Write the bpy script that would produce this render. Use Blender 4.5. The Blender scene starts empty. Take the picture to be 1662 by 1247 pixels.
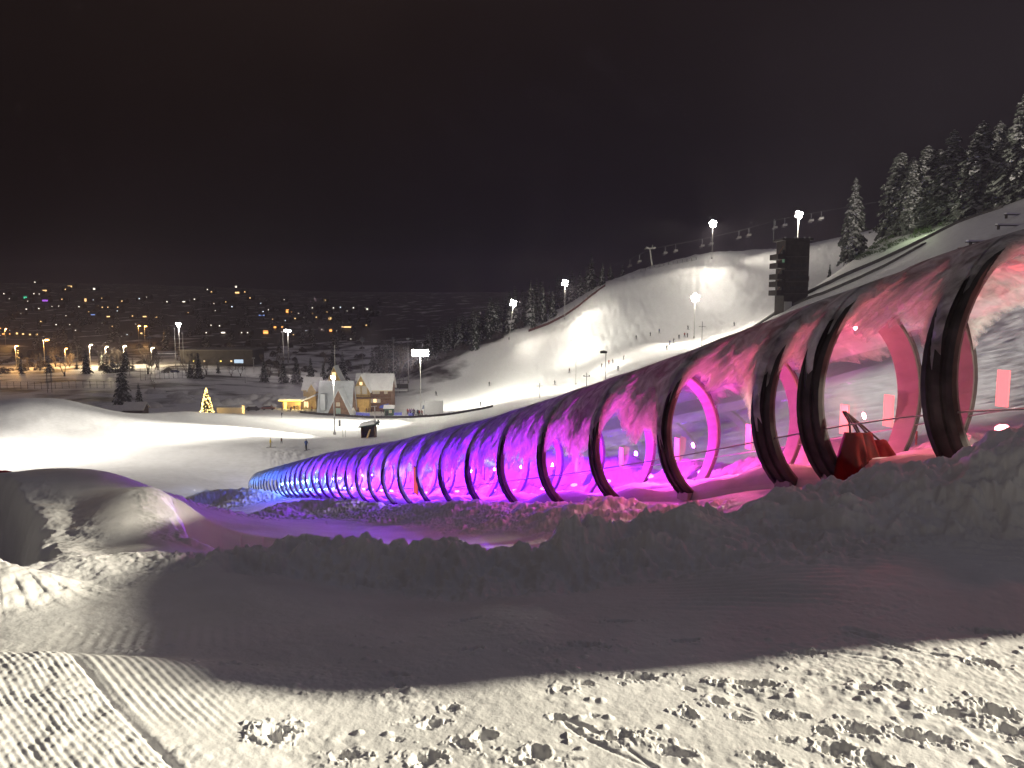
import bpy, bmesh, math, random
import numpy as np
from mathutils import Vector, Matrix
sc = bpy.context.scene
R = math.radians
F = 1256.0; PIT = R(-6.2); CP, SP = math.cos(PIT), math.sin(PIT)

# ---------------------------------------------------------------- camera
cam = bpy.data.cameras.new('camera'); camo = bpy.data.objects.new('camera', cam)
sc.collection.objects.link(camo); sc.camera = camo
camo.location = (0, 0, 0); camo.rotation_euler = (R(90) + PIT, 0, 0)
cam.sensor_width = 36; cam.lens = 36 * F / 1662; cam.clip_start = .05; cam.clip_end = 6000

# ---------------------------------------------------------------- night sky
w = bpy.data.worlds.new('World'); sc.world = w; w.use_nodes = True
nt = w.node_tree; bg = nt.nodes['Background']
tc = nt.nodes.new('ShaderNodeTexCoord'); sx = nt.nodes.new('ShaderNodeSeparateXYZ')
nt.links.new(tc.outputs['Generated'], sx.inputs[0])
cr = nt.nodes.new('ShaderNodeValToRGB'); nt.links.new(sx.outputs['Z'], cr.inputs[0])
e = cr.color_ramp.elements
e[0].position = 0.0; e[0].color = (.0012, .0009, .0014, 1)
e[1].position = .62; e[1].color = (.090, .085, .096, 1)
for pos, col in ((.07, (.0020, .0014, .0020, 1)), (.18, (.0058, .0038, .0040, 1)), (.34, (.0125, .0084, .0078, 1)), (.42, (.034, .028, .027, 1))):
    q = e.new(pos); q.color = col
nz = nt.nodes.new('ShaderNodeTexNoise'); nz.inputs['Scale'].default_value = 2.2; nz.inputs['Detail'].default_value = 3
nt.links.new(tc.outputs['Generated'], nz.inputs['Vector'])
mr = nt.nodes.new('ShaderNodeMapRange'); mr.inputs[1].default_value = .3; mr.inputs[2].default_value = .7
mr.inputs[3].default_value = .75; mr.inputs[4].default_value = 1.25
nt.links.new(nz.outputs[0], mr.inputs[0])
# the sky glows a little bluer over the floodlit hill on the right
mb = nt.nodes.new('ShaderNodeMapRange'); mb.inputs[1].default_value = -.1; mb.inputs[2].default_value = .6
nt.links.new(sx.outputs['X'], mb.inputs[0])
mc = nt.nodes.new('ShaderNodeMix'); mc.data_type = 'RGBA'; mc.inputs['A'].default_value = (1, .92, .88, 1); mc.inputs['B'].default_value = (.95, 1.05, 1.38, 1)
nt.links.new(mb.outputs[0], mc.inputs['Factor'])
mm = nt.nodes.new('ShaderNodeMix'); mm.data_type = 'RGBA'; mm.blend_type = 'MULTIPLY'; mm.inputs['Factor'].default_value = 1
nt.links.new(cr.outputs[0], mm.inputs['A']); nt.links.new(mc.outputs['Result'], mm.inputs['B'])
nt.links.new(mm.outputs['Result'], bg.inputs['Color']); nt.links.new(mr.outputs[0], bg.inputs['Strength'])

sc.view_settings.view_transform = 'Standard'; sc.view_settings.look = 'None'
sc.view_settings.exposure = 0; sc.view_settings.gamma = 1
sc.cycles.transparent_max_bounces = 40; sc.cycles.max_bounces = 6; sc.cycles.diffuse_bounces = 3
sc.cycles.sample_clamp_indirect = 4; sc.cycles.use_denoising = True; sc.cycles.caustics_reflective = False

def lamp(name, loc, power, col, radius=.3, spot=None, aim=None):
    l = bpy.data.lights.new(name, 'SPOT' if spot else 'POINT'); l.energy = power; l.color = col; l.shadow_soft_size = radius
    o = bpy.data.objects.new(name, l); sc.collection.objects.link(o); o.location = loc
    if spot:
        l.spot_size = R(spot); l.spot_blend = .35
        o.rotation_euler = (Vector(aim) - Vector(loc)).to_track_quat('-Z', 'Y').to_euler()
    return o
# the piste floodlight outside the frame on the right that throws the tunnel's shadow across the path
KAZ, KEL, KD = R(76), R(17.8), 85
KPOS = (math.sin(KAZ) * KD, math.cos(KAZ) * KD, -1.6 + math.tan(KEL) * KD)
lamp('unseen_beam', KPOS, 8.6e5, (1, .925, .735), .85, 15.8, (-3.1, 1.2, -1.8)).data.spot_blend = 1

lamp('unseen_beam', KPOS, 7.0e5, (1, .94, .88), .45, 40, (22, 46, -5))  # added beam with no lamp seen, brightens the slope behind the tunnel

lamp('unseen_beam', KPOS, 1.0e6, (1, .90, .80), .45, 34, (106, 168, 40)).data.spot_blend = 1  # another added beam, put in to light the conifers by the jump hill

# ---------------------------------------------------------------- numbers: rays, noise, terrain
def ray(px, py):
    cx = (px - 831) / F; cy = (623.5 - py) / F; y = CP - SP * cy
    return cx / y, (SP + CP * cy) / y
def P(px, py, Y):
    a, b = ray(px, py); return (a * Y, Y, b * Y)
def W(az, r, z): return (math.sin(R(az)) * r, math.cos(R(az)) * r, z)

def _h(ix, iy, s):
    n = (ix.astype(np.int64) * 374761393 + iy.astype(np.int64) * 668265263 + s * 1442695041) & 0xffffffff
    n = ((n ^ (n >> 13)) * 1274126177) & 0xffffffff
    n = ((n ^ (n >> 16)) * 2246822519) & 0xffffffff
    return ((n ^ (n >> 15)) & 0xffffff) / float(0x1000000)
def vn(x, y, s=0):
    ix = np.floor(x); iy = np.floor(y); fx = x - ix; fy = y - iy
    fx = fx * fx * fx * (fx * (fx * 6 - 15) + 10); fy = fy * fy * fy * (fy * (fy * 6 - 15) + 10)
    a = _h(ix, iy, s); b = _h(ix + 1, iy, s); c = _h(ix, iy + 1, s); d = _h(ix + 1, iy + 1, s)
    return ((a + (b - a) * fx) * (1 - fy) + (c + (d - c) * fx) * fy) * 2 - 1
def fbm(x, y, s=0, o=4, g=.5):
    r = 0; a = 1; t = 0
    for i in range(o):
        r = r + a * vn(x * 2 ** i + i * 17.3, y * 2 ** i - i * 9.1, s + i); t += a; a *= g
    return r / t
def worley(x, y, s=0):
    ix = np.floor(x); iy = np.floor(y); m = np.full(x.shape, 9.)
    for dx in (-1, 0, 1):
        for dy in (-1, 0, 1):
            jx = ix + dx; jy = iy + dy
            m = np.minimum(m, (jx + _h(jx, jy, s) - x) ** 2 + (jy + _h(jx, jy, s + 7) - y) ** 2)
    return np.sqrt(m)
def sst(a, b, x):
    t = np.clip((x - a) / (b - a), 0, 1); return t * t * (3 - 2 * t)

# the tunnel line: a straight run down the slope
TH = R(-24.25); D = np.array([math.sin(TH), math.cos(TH)]); N = np.array([math.cos(TH), -math.sin(TH)])
TP = 9.4; RING = 2.4; RAD = 1.5; CH = 1.25
_fy = [-10, 2, 5, 9.1, 10.3, 11.6, 13.7, 17, 23.3, 33.8, 47, 67.5, 90, 99, 120]
_fz = [0.5, -1.05, -1.32, -2.0, -2.33, -2.77, -3.47, -4.5, -6.35, -9.05, -12.15, -17.4, -23.2, -25.6, -28]
def floor_z(y): return np.interp(y, _fy, _fz)
def tun(t, off=0.):
    x = D[0] * t + N[0] * (TP + off); y = D[1] * t + N[1] * (TP + off)
    ty = D[1] * t + N[1] * TP
    # smooth the broken line a little
    z = (floor_z(ty - .8) + floor_z(ty) * 2 + floor_z(ty + .8)) / 4
    return x, y, z

CTRL = []
for px, py, Y in [
    (0, 1060, 3.5), (300, 1060, 3.45), (300, 960, 4.8), (250, 900, 6.5), (150, 900, 7.3), (200, 850, 8.4), (85, 850, 10), (150, 800, 11.8), (180, 767, 14.6), (60, 778, 17.6), (250, 792, 11.2),
    (0, 790, 17.4), (-150, 805, 17), (831, 1247, 2.5), (831, 1000, 4.0), (1200, 1000, 3.9), (1200, 1247, 2.5), (500, 1247, 2.5), (1662, 1100, 3.2), (1662, 900, 4.8), (1300, 920, 4.7),
    (330, 925, 5.3), (450, 950, 5.05), (600, 972, 4.85), (750, 976, 4.8), (900, 966, 4.8), (1050, 950, 4.8), (1200, 930, 4.8), (1400, 900, 4.85), (400, 925, 7), (600, 925, 7), (800, 925, 7), (1000, 910, 7), (1150, 890, 7.5), (400, 892, 10), (600, 892, 10), (800, 896, 10), (1000, 872, 10.5), (700, 872, 14), (500, 868, 13.5), (400, 860, 13), (330, 850, 13), (900, 870, 12),
    (100, 768, 100), (200, 776, 95), (300, 790, 85), (300, 760, 110), (300, 730, 135), (300, 700, 165), (300, 669, 215),
    (100, 740, 125), (100, 700, 150), (100, 651, 185), (0, 653, 178), (-250, 655, 180), (-250, 740, 120),
    (430, 700, 175), (430, 669, 235), (430, 750, 115), (545, 706, 187), (545, 673, 245), (640, 673, 250), (750, 666, 250),
    (870, 641, 245), (935, 623, 258), (1015, 585, 262), (1125, 549, 278), (1200, 532, 268), (800, 700, 150), (700, 700, 180),
    (640, 622, 330), (760, 602, 325), (300, 602, 420), (100, 602, 420), (0, 577, 560), (300, 577, 540), (450, 565, 600), (600, 562, 600),
    (0, 540, 750), (0, 500, 1100), (0, 462, 1500), (300, 540, 750), (300, 500, 1100), (300, 470, 1500), (500, 500, 1100), (500, 480, 1500), (620, 520, 900),
    (-300, 560, 600), (-300, 470, 1500),
    (700, 606, 325), (760, 579, 335), (840, 546, 345), (917, 518, 345), (985, 465, 355), (1060, 438, 370), (1155, 417, 370), (1250, 409, 370), (1350, 391, 370), (1440, 367, 370), (1600, 330, 370),
    (700, 600, 420), (840, 535, 430), (930, 500, 430), (985, 478, 430), (1060, 452, 450), (1155, 436, 450), (1250, 428, 450), (1440, 390, 450),
    (900, 580, 300), (985, 540, 305), (985, 500, 330), (1060, 500, 325), (1155, 480, 330), (1250, 470, 320), (1380, 430, 310),
    (1280, 499, 178), (1210, 541, 215), (1250, 516, 195), (1350, 461, 170), (1450, 416, 155), (1560, 361, 140), (1662, 326, 130), (1800, 270, 125),
    (1390, 418, 195), (1450, 378, 185), (1500, 375, 172), (1640, 332, 150),
    (1300, 640, 45), (1400, 600, 60), (1600, 650, 30), (1100, 700, 60), (1000, 720, 60), (900, 740, 70), (1000, 650, 130), (1150, 600, 130),
    (1300, 545, 130), (1450, 475, 110), (1600, 400, 97), (1662, 384, 100), (1500, 700, 25), (1662, 620, 32)]:
    CTRL.append(P(px, py, Y))
for t in (0, 3, 6, 9, 13, 18, 25, 35, 48, 65, 85, 100):
    for off in (-1.5, 1.7):
        CTRL.append(tuple(float(v) for v in tun(t, off)))
for a in range(-180, 180, 40): CTRL += [W(a, 1.2, -1.6)]
for a in (-180, -140, -100, -70, 60, 80, 110, 145): CTRL += [W(a, 2.6, -1.58)]
CTRL += [W(-60, 8, -2.2), W(-60, 25, -5), W(-60, 80, -17), W(-60, 200, -28), W(-60, 700, -35), W(-60, 2500, 20),
         W(-120, 8, -1.0), W(-120, 60, 2), W(-120, 300, 15), W(-120, 2500, 50), W(180, 10, 0), W(180, 60, 10), W(180, 300, 40), W(180, 2500, 85),
         W(120, 8, -.6), W(120, 60, 8), W(120, 300, 36), W(120, 2500, 85), W(76, 14, -.2), W(76, 30, 1.0), W(76, 60, 4.0), W(76, 90, 8), W(70, 160, 26), W(76, 300, 55), W(76, 2500, 85),
         W(50, 30, -.3), W(50, 60, 4.5), W(48, 110, 16), W(45, 150, 27), W(45, 370, 62), W(45, 2500, 85),
         W(-33, 2500, 34), W(-10, 2500, 22), W(-10, 1300, 4), W(5, 2500, 20), W(5, 700, -8), W(18, 2500, 20), W(18, 700, 18), W(30, 700, 40), W(30, 2500, 60),
         W(-27.4, 26, -6.9), W(-27.4, 40, -11.2), W(-27.4, 70, -18.2), W(-34, 28, -7.4), W(-34, 50, -13.5),
         W(-23, 250, -35.5), W(-23, 300, -36), W(-30, 235, -34), W(-30, 290, -36), W(-36, 240, -34)]
ca = np.array(CTRL, float)
_x, _y, _z = ca.T
SA = 2.2
def _uv(x, y):
    r = np.sqrt(x * x + y * y) + 1e-6
    return np.arctan2(x, y) * SA, np.log(r), r
RU, RV, _r0 = _uv(_x, _y); val = (_z + 1.6) / _r0
for sgn in (1, -1):                                  # wrap the seam behind the camera
    m = (RU * sgn < -1.2 * SA)
    RU = np.r_[RU, RU[m] + sgn * 2 * math.pi * SA]; RV = np.r_[RV, RV[m]]; val = np.r_[val, val[m]]
def _phi(d2): return d2 * np.log(d2 + 1e-9)
RN = len(RU); A_ = np.zeros((RN + 3, RN + 3))
A_[:RN, :RN] = _phi((RU[:, None] - RU) ** 2 + (RV[:, None] - RV) ** 2) + np.eye(RN) * 1e-4
A_[:RN, RN:] = np.c_[np.ones(RN), RU, RV]; A_[RN:, :RN] = A_[:RN, RN:].T
RW = np.linalg.solve(A_, np.r_[val, 0, 0, 0])
def base_h(x, y):
    x = np.asarray(x, float); y = np.asarray(y, float); sh = x.shape; x = x.ravel(); y = y.ravel()
    out = np.empty(x.shape)
    for i in range(0, len(x), 20000):
        a, b, r = _uv(x[i:i + 20000], y[i:i + 20000])
        k = _phi(((a[:, None] - RU) ** 2 + (b[:, None] - RV) ** 2).astype(np.float32))
        out[i:i + 20000] = (k @ RW[:RN].astype(np.float32) + RW[RN] + RW[RN + 1] * a + RW[RN + 2] * b) * r - 1.6
    return out.reshape(sh)

class Ridge:
    """a bank of snow along a crest line; front is the camera's side"""
    def __init__(s, pts, wf, wb, lump, pw=2., seed=0, cut=0):
        q = np.array([P(p[0], p[1] + (15 if seed == 11 else 8 if seed == 13 else 0), p[2]) if len(p) == 3 and seed != 31 else p[:3] for p in pts]); L = np.r_[0, np.cumsum(np.linalg.norm(np.diff(q, axis=0), axis=1))]
        t = np.linspace(0, L[-1], int(L[-1] / .08) + 2)
        s.q = np.c_[[np.interp(t, L, q[:, i]) for i in range(3)]].T
        w_ = min(11, len(t) // 2 * 2 - 1); kr = np.hanning(w_ + 2)[1:-1]; kr /= kr.sum(); qp = np.pad(s.q, ((w_ // 2, w_ // 2), (0, 0)), mode='edge'); s.q = np.c_[[np.convolve(qp[:, i], kr, 'valid') for i in range(3)]].T
        tg = np.gradient(s.q[:, :2], axis=0); tg /= np.linalg.norm(tg, axis=1)[:, None] + 1e-9
        s.n = np.c_[-tg[:, 1], tg[:, 0]]; s.tg = tg; s.L = t; s.dz = np.gradient(s.q[:, 2]) / (t[1] - t[0])
        s.wf, s.wb, s.lump, s.pw, s.seed, s.cut = wf, wb, lump, pw, seed, cut
        mid = len(s.q) // 2
        s.flip = 1 if np.dot(s.n[mid], -s.q[mid, :2]) > 0 else -1
    def apply(s, x, y, h):
        R_ = 3 * max(s.wf, s.wb)
        m = np.where((x > s.q[:, 0].min() - R_) & (x < s.q[:, 0].max() + R_) & (y > s.q[:, 1].min() - R_) & (y < s.q[:, 1].max() + R_))[0]
        for i in range(0, len(m), 40000):
            j = m[i:i + 40000]; X = x[j]; Y = y[j]
            d2 = ((X[:, None] - s.q[:, 0].astype(np.float32)) ** 2 + (Y[:, None] - s.q[:, 1].astype(np.float32)) ** 2)
            k = d2.argmin(1); d = np.sqrt(d2[np.arange(len(j)), k])
            side = ((X - s.q[k, 0]) * s.n[k, 0] + (Y - s.q[k, 1]) * s.n[k, 1]) * s.flip
            al = np.clip((X - s.q[k, 0]) * s.tg[k, 0] + (Y - s.q[k, 1]) * s.tg[k, 1], -.05, .05); d = np.sqrt(np.maximum(d * d - al * al, 0))
            wd = (s.wb + (s.wf - s.wb) * sst(-1, 1, side / (np.sqrt(d * d + al * al * 0) + .05))) * (1 + .22 * vn(X * .9, Y * .9, s.seed + 5))
            g = np.exp(-(d / wd) ** s.pw)
            zc = s.q[k, 2] + s.dz[k] * al
            hh = h[j]
            new = hh + np.maximum(zc - hh, 0) * g
            wx = X + .12 * vn(X * 2.2, Y * 2.2, s.seed + 20); wy = Y + .12 * vn(X * 2.2, Y * 2.2, s.seed + 21)
            fs = 2.4 if s.seed < 16 else 1; b1 = np.sqrt(np.maximum(1 - worley(wx * 1.7 * fs, wy * 1.7 * fs, s.seed) ** 2, 0)); b2 = np.sqrt(np.maximum(1 - worley(wx * 4.2 * fs, wy * 4.2 * fs, s.seed + 3) ** 2, 0))
            lm = b1 * .55 + b2 * .28 + fbm(X * 2, Y * 2, s.seed + 9, 4) * .5
            h[j] = new + s.lump * (lm - .55) * sst(.3, .95, g) + s.lump * sst(.05, .4, g) * (.30 * fbm(X * 5, Y * 5, s.seed + 40, 4) + .16 * fbm(X * 17, Y * 17, s.seed + 45, 3))
            if s.cut:       # ground falls away beyond the crest
                sd_ = side + .16 * fbm(X * 3.2, Y * 3.2, s.seed + 31, 3) * sst(-.6, .2, -side)
                h[j] -= s.cut * sst(.02, .5, -sd_) * np.exp(-np.maximum(-side - .3, 0) / 2.2) * sst(0, .6, s.L[k]) * sst(0, .6, s.L[-1] - s.L[k]) 
        return h
RIDGES = [
    Ridge([(310, 905, 5.9), (345, 897, 6.0), (400, 881, 6.0), (480, 869, 6.0), (560, 870, 5.9), (640, 884, 5.65), (720, 889, 5.5), (800, 881, 5.4), (880, 879, 5.4), (960, 865, 5.5), (1040, 850, 5.6), (1110, 838, 5.7), (1190, 842, 5.8)], .55, .42, .27, 2.2, 11),
    Ridge([(1040, 860, 5.8), (1110, 842, 5.8), (1200, 838, 5.7), (1258, 829, 5.7), (1290, 808, 5.8), (1322, 786, 5.9), (1353, 793, 5.9), (1385, 800, 5.95), (1420, 796, 5.95), (1465, 783, 5.9), (1507, 768, 5.9), (1568, 741, 5.85), (1615, 718, 5.8), (1662, 697, 5.75), (1900, 640, 5.6)], .85, .8, .24, 2.2, 13),
    Ridge([(1068, 846, 5.7), (1090, 828, 5.65), (1118, 824, 5.6), (1140, 834, 5.6), (1155, 852, 5.6)], .22, .22, .08, 2, 15),
    Ridge([(300, 880, 18), (380, 850, 22), (470, 815, 28), (560, 812, 27), (640, 824, 24), (700, 819, 21.5), (760, 815, 19), (850, 821, 16.5), (920, 826, 14.6), (980, 813, 13.6), (1050, 826, 12.5), (1110, 845, 11.4)], 1.7, .55, .2, 2, 21),
    Ridge([(330, 820, 62), (345, 800, 66), (390, 797, 66), (420, 812, 60)], 4, 4, .25, 2, 27),
    Ridge([tuple(float(c) for c in tun(t, 2.6)[:2]) + (float(tun(t)[2]) + float(np.interp(t, [8, 12, 18, 26, 60], [.3, .5, .9, 1.55, 1.35])) + .25 * math.sin(t * 1.7) + .2 * math.sin(t * .6 + 1),) for t in np.arange(8.5, 60, 1.5)], 1.0, 1.6, .22, 2, 31),
    Ridge([(-40, 925, 4.7), (0, 921, 4.75), (60, 926, 4.9), (105, 944, 5.1)], .55, 1.2, .06, 2, 41),
    Ridge([(108, 938, 5.6), (95, 905, 6.9), (84, 868, 8.6), (66, 823, 10.8), (36, 801, 13), (0, 797, 14.6), (-60, 795, 16)], .34, .34, .05, 2, 45, 1.5),
    Ridge([(292, 880, 7.9), (272, 850, 9.2), (262, 822, 10.6), (266, 812, 11.5)], .3, .3, .05, 2, 47, 1.3),
]
def _orient(rg, px, py, Y):       # make the given point lie on the positive (kept) side
    p = np.array(P(px, py, Y)[:2]); k = ((rg.q[:, :2] - p) ** 2).sum(1).argmin()
    rg.flip = 1 if np.dot(p - rg.q[k, :2], rg.n[k]) > 0 else -1
_orient(RIDGES[7], 180, 850, 8.5); _orient(RIDGES[8], 180, 850, 9)

rnd = random.Random(5)
STAMPS = []      # footprints and holes in the lit foreground: px, py, length, width, turn, depth
for a in [(445, 1202, .15, .085, 5, .075), (1040, 1094, .22, .045, 4, .05), (1215, 1108, .26, .05, -6, .06), (1165, 1136, .10, .05, -25, .05), (1120, 1160, .10, .05, -60, .05), (1000, 1196, .16, .06, 0, .055),
          (1200, 1165, .09, .04, -20, .035), (905, 1166, .08, .04, 0, .03), (910, 1118, .09, .04, 10, .04), (952, 1107, .10, .03, -8, .03), (1310, 1058, .17, .04, -5, .045), (1405, 1030, .16, .04, -15, .04),
          (1600, 1070, .18, .05, -15, .05), (1613, 1145, .20, .08, -20, .07), (1390, 1182, .16, .06, -20, .06), (1345, 1215, .12, .07, -60, .06), (1365, 1210, .16, .04, -12, .04), (1460, 1110, .12, .05, -5, .045),
          (1410, 1117, .12, .05, -15, .045), (1545, 1152, .15, .05, -20, .05), (1430, 1240, .2, .07, -50, .06), (1470, 1187, .15, .06, -20, .055), (1520, 1192, .18, .05, -20, .05), (1640, 1178, .18, .07, -25, .05),
          (1257, 1161, .08, .05, 0, .035), (1300, 1160, .07, .04, -30, .03), (1340, 1187, .06, .05, -70, .04), (700, 1175, .12, .05, 10, .03), (790, 1195, .13, .06, 0, .04), (690, 1235, .15, .07, 0, .05), (870, 1225, .14, .06, 0, .05),
          (565, 1230, .18, .05, 0, .04), (1100, 1225, .15, .05, -20, .035), (1240, 1235, .12, .05, -30, .035), (945, 1038, .3, .06, 5, .06), (760, 970, .18, .05, 3, .04), (640, 1083, .16, .05, 0, .04), (770, 1040, .12, .05, 0, .04),
          (1110, 1028, .2, .035, 5, .04), (1010, 985, .2, .04, 5, .04), (1600, 1020, .3, .05, -10, .04), (1480, 1055, .5, .022, -17, .02), (360, 1075, .3, .03, 8, .02)]: STAMPS.append(a)
for i in range(16):
    px = rnd.uniform(640, 1662); py = rnd.uniform(1060 + max(0, (1300 - px) * .06), 1250)
    STAMPS.append((px, py, rnd.uniform(.04, .12), rnd.uniform(.02, .045), rnd.uniform(-45, 15), rnd.uniform(.012, .035)))

def _g(px, py):
    a, b = ray(px, py); return (-1.6 / b * a, -1.6 / b)
TRAILS = [(_g(1240, 1060), _g(1700, 1235), .16, 1.), (_g(1330, 1090), _g(1640, 1250), .12, .9), (_g(880, 1130), _g(1180, 1250), .12, .7), (_g(1050, 1100), _g(1300, 1130), .10, .8), (_g(1480, 1060), _g(1700, 1120), .10, .8), (_g(300, 1240), _g(520, 1215), .10, .8),
          (_g(1380, 1022), _g(1560, 1077), .014, .022), (_g(1250, 1040), _g(1450, 1075), .010, .010), (_g(1000, 1080), _g(1110, 1240), .010, .007), (_g(1190, 1140), _g(1420, 1250), .010, .010), (_g(900, 1160), _g(1060, 1250), .01, .01)]
def detail(x, y, h):
    r = np.sqrt(x * x + y * y)
    # medium and far waves: piste texture, moguls, drifts
    h = h + .035 * fbm(x * .6, y * .6, 3, 3) * sst(2.5, 9, r) * (1 - sst(40, 90, r))
    h = h + .16 * fbm(x * .13, y * .13, 8, 4) * sst(25, 90, r) * (1 - .5 * sst(300, 500, r))
    hill = sst(200, 250, y) * sst(-12, 25, x)
    h = h + hill * (.42 * fbm(x * .12 + y * .05, y * .10, 12, 3) + .30 * np.abs(vn(x * .35, y * .35, 14)) - .1)
    up = hill * sst(300, 345, y) * (1 - sst(95, 150, x))
    h = h + up * .7 * np.abs(fbm(x * .22, y * .22, 16, 3))
    # groomed slope behind the tunnel: long traverse lines
    s2 = x * .42 + y * .907
    beh = sst(12.2, 15, N[0] * x + N[1] * y) * (1 - sst(110, 160, r)) * sst(5, 12, r)
    h = h + beh * (.075 * fbm(s2 * 1.6, (x * .907 - y * .42) * .045, 61, 4) + .075 * vn(s2 * 4.2, (x * .907 - y * .42) * .07, 66) + .03 * vn(s2 * 9, (x * .907 - y * .42) * .15, 67))
    # run-out tracks
    flat = sst(70, 95, r) * (1 - sst(190, 215, r)) * (1 - sst(-10, 10, x))
    h = h + flat * (.10 * np.maximum(fbm((x + y) * .09, (y - .6 * x) * .35, 71, 3), 0) + .22 * np.abs(vn(x * .045 + 3, y * .16, 74)) ** .7)
    # groomed path and mound: faint comb and drag lines
    pth = (1 - sst(14, 16, y)) * sst(3.0, 3.6, y) * (1 - sst(.0, 1.8, x - 1.5)) * (1 - sst(-1.0, 1.5, N[0] * x + N[1] * y - 1.4))
    h = h + pth * (.010 * fbm((N[0] * x + N[1] * y) * 2.4, (D[0] * x + D[1] * y) * .12, 81, 3) + .0016 * np.sin(2 * np.pi * (x * .93 + y * .36) / .06 + 3 * vn(x * .5, y * .5, 83)) * 1.3 * np.exp(-((x + 1.75) / .42) ** 2 - ((y - 3.72) / .22) ** 2))
    # comb lines on the shaded ground right of the path
    rp = sst(.6, 1.6, x) * sst(3.9, 4.2, y) * (1 - sst(5.4, 6.2, y))
    h = h + rp * (.012 * np.sin(2 * np.pi * (x * .36 + y * .93) / .085 + 2.5 * fbm(x * .7, y * .7, 86, 2)) * sst(-.3, .4, vn(x * .9, y * 1.2, 87)) + .02 * fbm(x * 3, y * 3, 88, 3))
    f = np.where((r < 7.5) & (y > .5))[0]
    X = x[f]; Y = y[f]; d = np.zeros(len(f))
    # corduroy in the near left corner
    ex, ey = .74, -.672; s = (X + 2.15) * .672 + (Y - 3.37) * .74 + .03 * vn(X * 1.2, Y * 1.2, 90)
    m1 = (1 - sst(-.02, .02, s)) * (1 - sst(3.14, 3.24, Y + .02 * X))
    m2 = sst(-.01, .02, s) * (1 - sst(.16 + .1 * sst(2.6, 3.4, Y), .36 + .15 * sst(2.6, 3.4, Y), s)) * (1 - sst(3.14, 3.24, Y)) * sst(2.55, 2.8, Y)
    co = np.sin(2 * np.pi * s / .025 + .9 * vn(X * 6, Y * 6, 91))
    d += m1 * (.0019 * co * (.5 + .75 * np.abs(vn(X * 7, Y * 7, 92))) + .006 * (1 - np.minimum(worley(X * 26, Y * 26, 93), 1)) + .005 * vn(X * 11, Y * 11, 94)) + m2 * (.0020 * np.sin(2 * np.pi * s / .030) + .0015 * vn(X * 30, Y * 30, 95))
    d -= .015 * np.exp(-((s - .0) / .014) ** 2) * (1 - sst(3.1, 3.24, Y))
    d += .125 * np.exp(-((X + 2.2) / 1.0) ** 2) * (1 - sst(3.12, 3.42, Y)) * sst(1.4, 2.6, Y)
    # scattered crumbs and rough trampled patches
    pa = sst(.02, .42, fbm(X * 1.5, Y * 1.9, 96, 3) + .26 * sst(.3, 2.0, X - .25 * Y + .9) + .40 * (1 - sst(2.45, 2.62, Y)) - .14) * (1 - m1) * (1 - m2) * (1 - sst(3.9, 4.6, Y))
    d += .75 * pa * (.013 * np.maximum(.55 - worley(X * 17, Y * 17, 97), 0) * (.6 + .8 * np.abs(vn(X * 4, Y * 4, 98))) + .006 * np.maximum(.6 - worley(X * 38, Y * 38, 99), 0) + .004 * fbm(X * 12, Y * 12, 100, 3))
    sp = _h(np.floor(X * 5), np.floor(Y * 5), 101) > .82
    d += sp * .06 * (1 - sst(3.4, 4.2, Y)) * np.maximum(.22 - worley(X * 9, Y * 9, 102), 0) * (1 - m1)
    tr = 0
    for (p0, p1, wd_, am) in TRAILS:
        (ax, ay), (bx, by) = p0, p1; L2 = (bx - ax) ** 2 + (by - ay) ** 2
        q = np.clip(((X - ax) * (bx - ax) + (Y - ay) * (by - ay)) / L2, 0, 1); dd = np.hypot(X - ax - q * (bx - ax), Y - ay - q * (by - ay)) + .05 * vn(X * 3, Y * 3, 111)
        if wd_ < .05: d -= am * np.exp(-(dd / wd_) ** 2) * (.6 + .4 * vn(X * 9, Y * 9, 112)); d += .35 * am * np.exp(-((dd - 2 * wd_) / wd_) ** 2) * np.abs(vn(X * 14, Y * 14, 113))
        else: tr = np.maximum(tr, am * np.exp(-(dd / wd_) ** 2))
    if not np.isscalar(tr):
        d += .8 * tr * (.015 * fbm(X * 7, Y * 7, 114, 4) + .014 * np.maximum(.5 - worley(X * 15, Y * 15, 115), 0) - .008 * sst(.1, .5, vn(X * 5.5, Y * 8, 116)))
    d += .0026 * fbm(X * 22, Y * 22, 103, 3) + .006 * fbm(X * 2.4, Y * 2.4, 104, 2)
    for px, py, ln, wd, tr, dp in STAMPS:
        a, b = ray(px, py); yy = -1.6 / b; cx = a * yy; cy = yy
        k = np.where((np.abs(X - cx) < ln * 1.6) & (np.abs(Y - cy) < ln * 1.6))[0]
        if not len(k): continue
        c_, s_ = math.cos(R(tr)), math.sin(R(tr)); q = X[k] - cx; p = Y[k] - cy
        uu = (q * c_ + p * s_) / (ln * .42); vv = (-q * s_ + p * c_) / (wd * .62)
        rr = np.sqrt(uu * uu + vv * vv) * (1 + .36 * vn(X[k] * 26 + px, Y[k] * 26, 105) + .26 * vn(X[k] * 75 + px, Y[k] * 75, 108))
        d[k] -= .50 * dp * (1 - sst(.45, 1.05, rr)) * (1 + .55 * vn(X[k] * 34, Y[k] * 34, 106) + .3 * vn(X[k] * 80, Y[k] * 80, 109))
        rim = np.exp(-((rr - 1.2) / .28) ** 2) * (.25 + .75 * np.abs(vn(X[k] * 24, Y[k] * 24 + px, 107)))
        d[k] += .17 * dp * rim
    h = h.copy(); h[f] += d
    return h
def H(x, y):
    x = np.atleast_1d(np.asarray(x, float)); y = np.atleast_1d(np.asarray(y, float))
    h = base_h(x, y)
    for rg in RIDGES: h = rg.apply(x, y, h)
    return detail(x, y, h)
def hz(x, y): return float(H(x, y)[0])
_rr = np.geomspace(2, 2400, 900)
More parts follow.
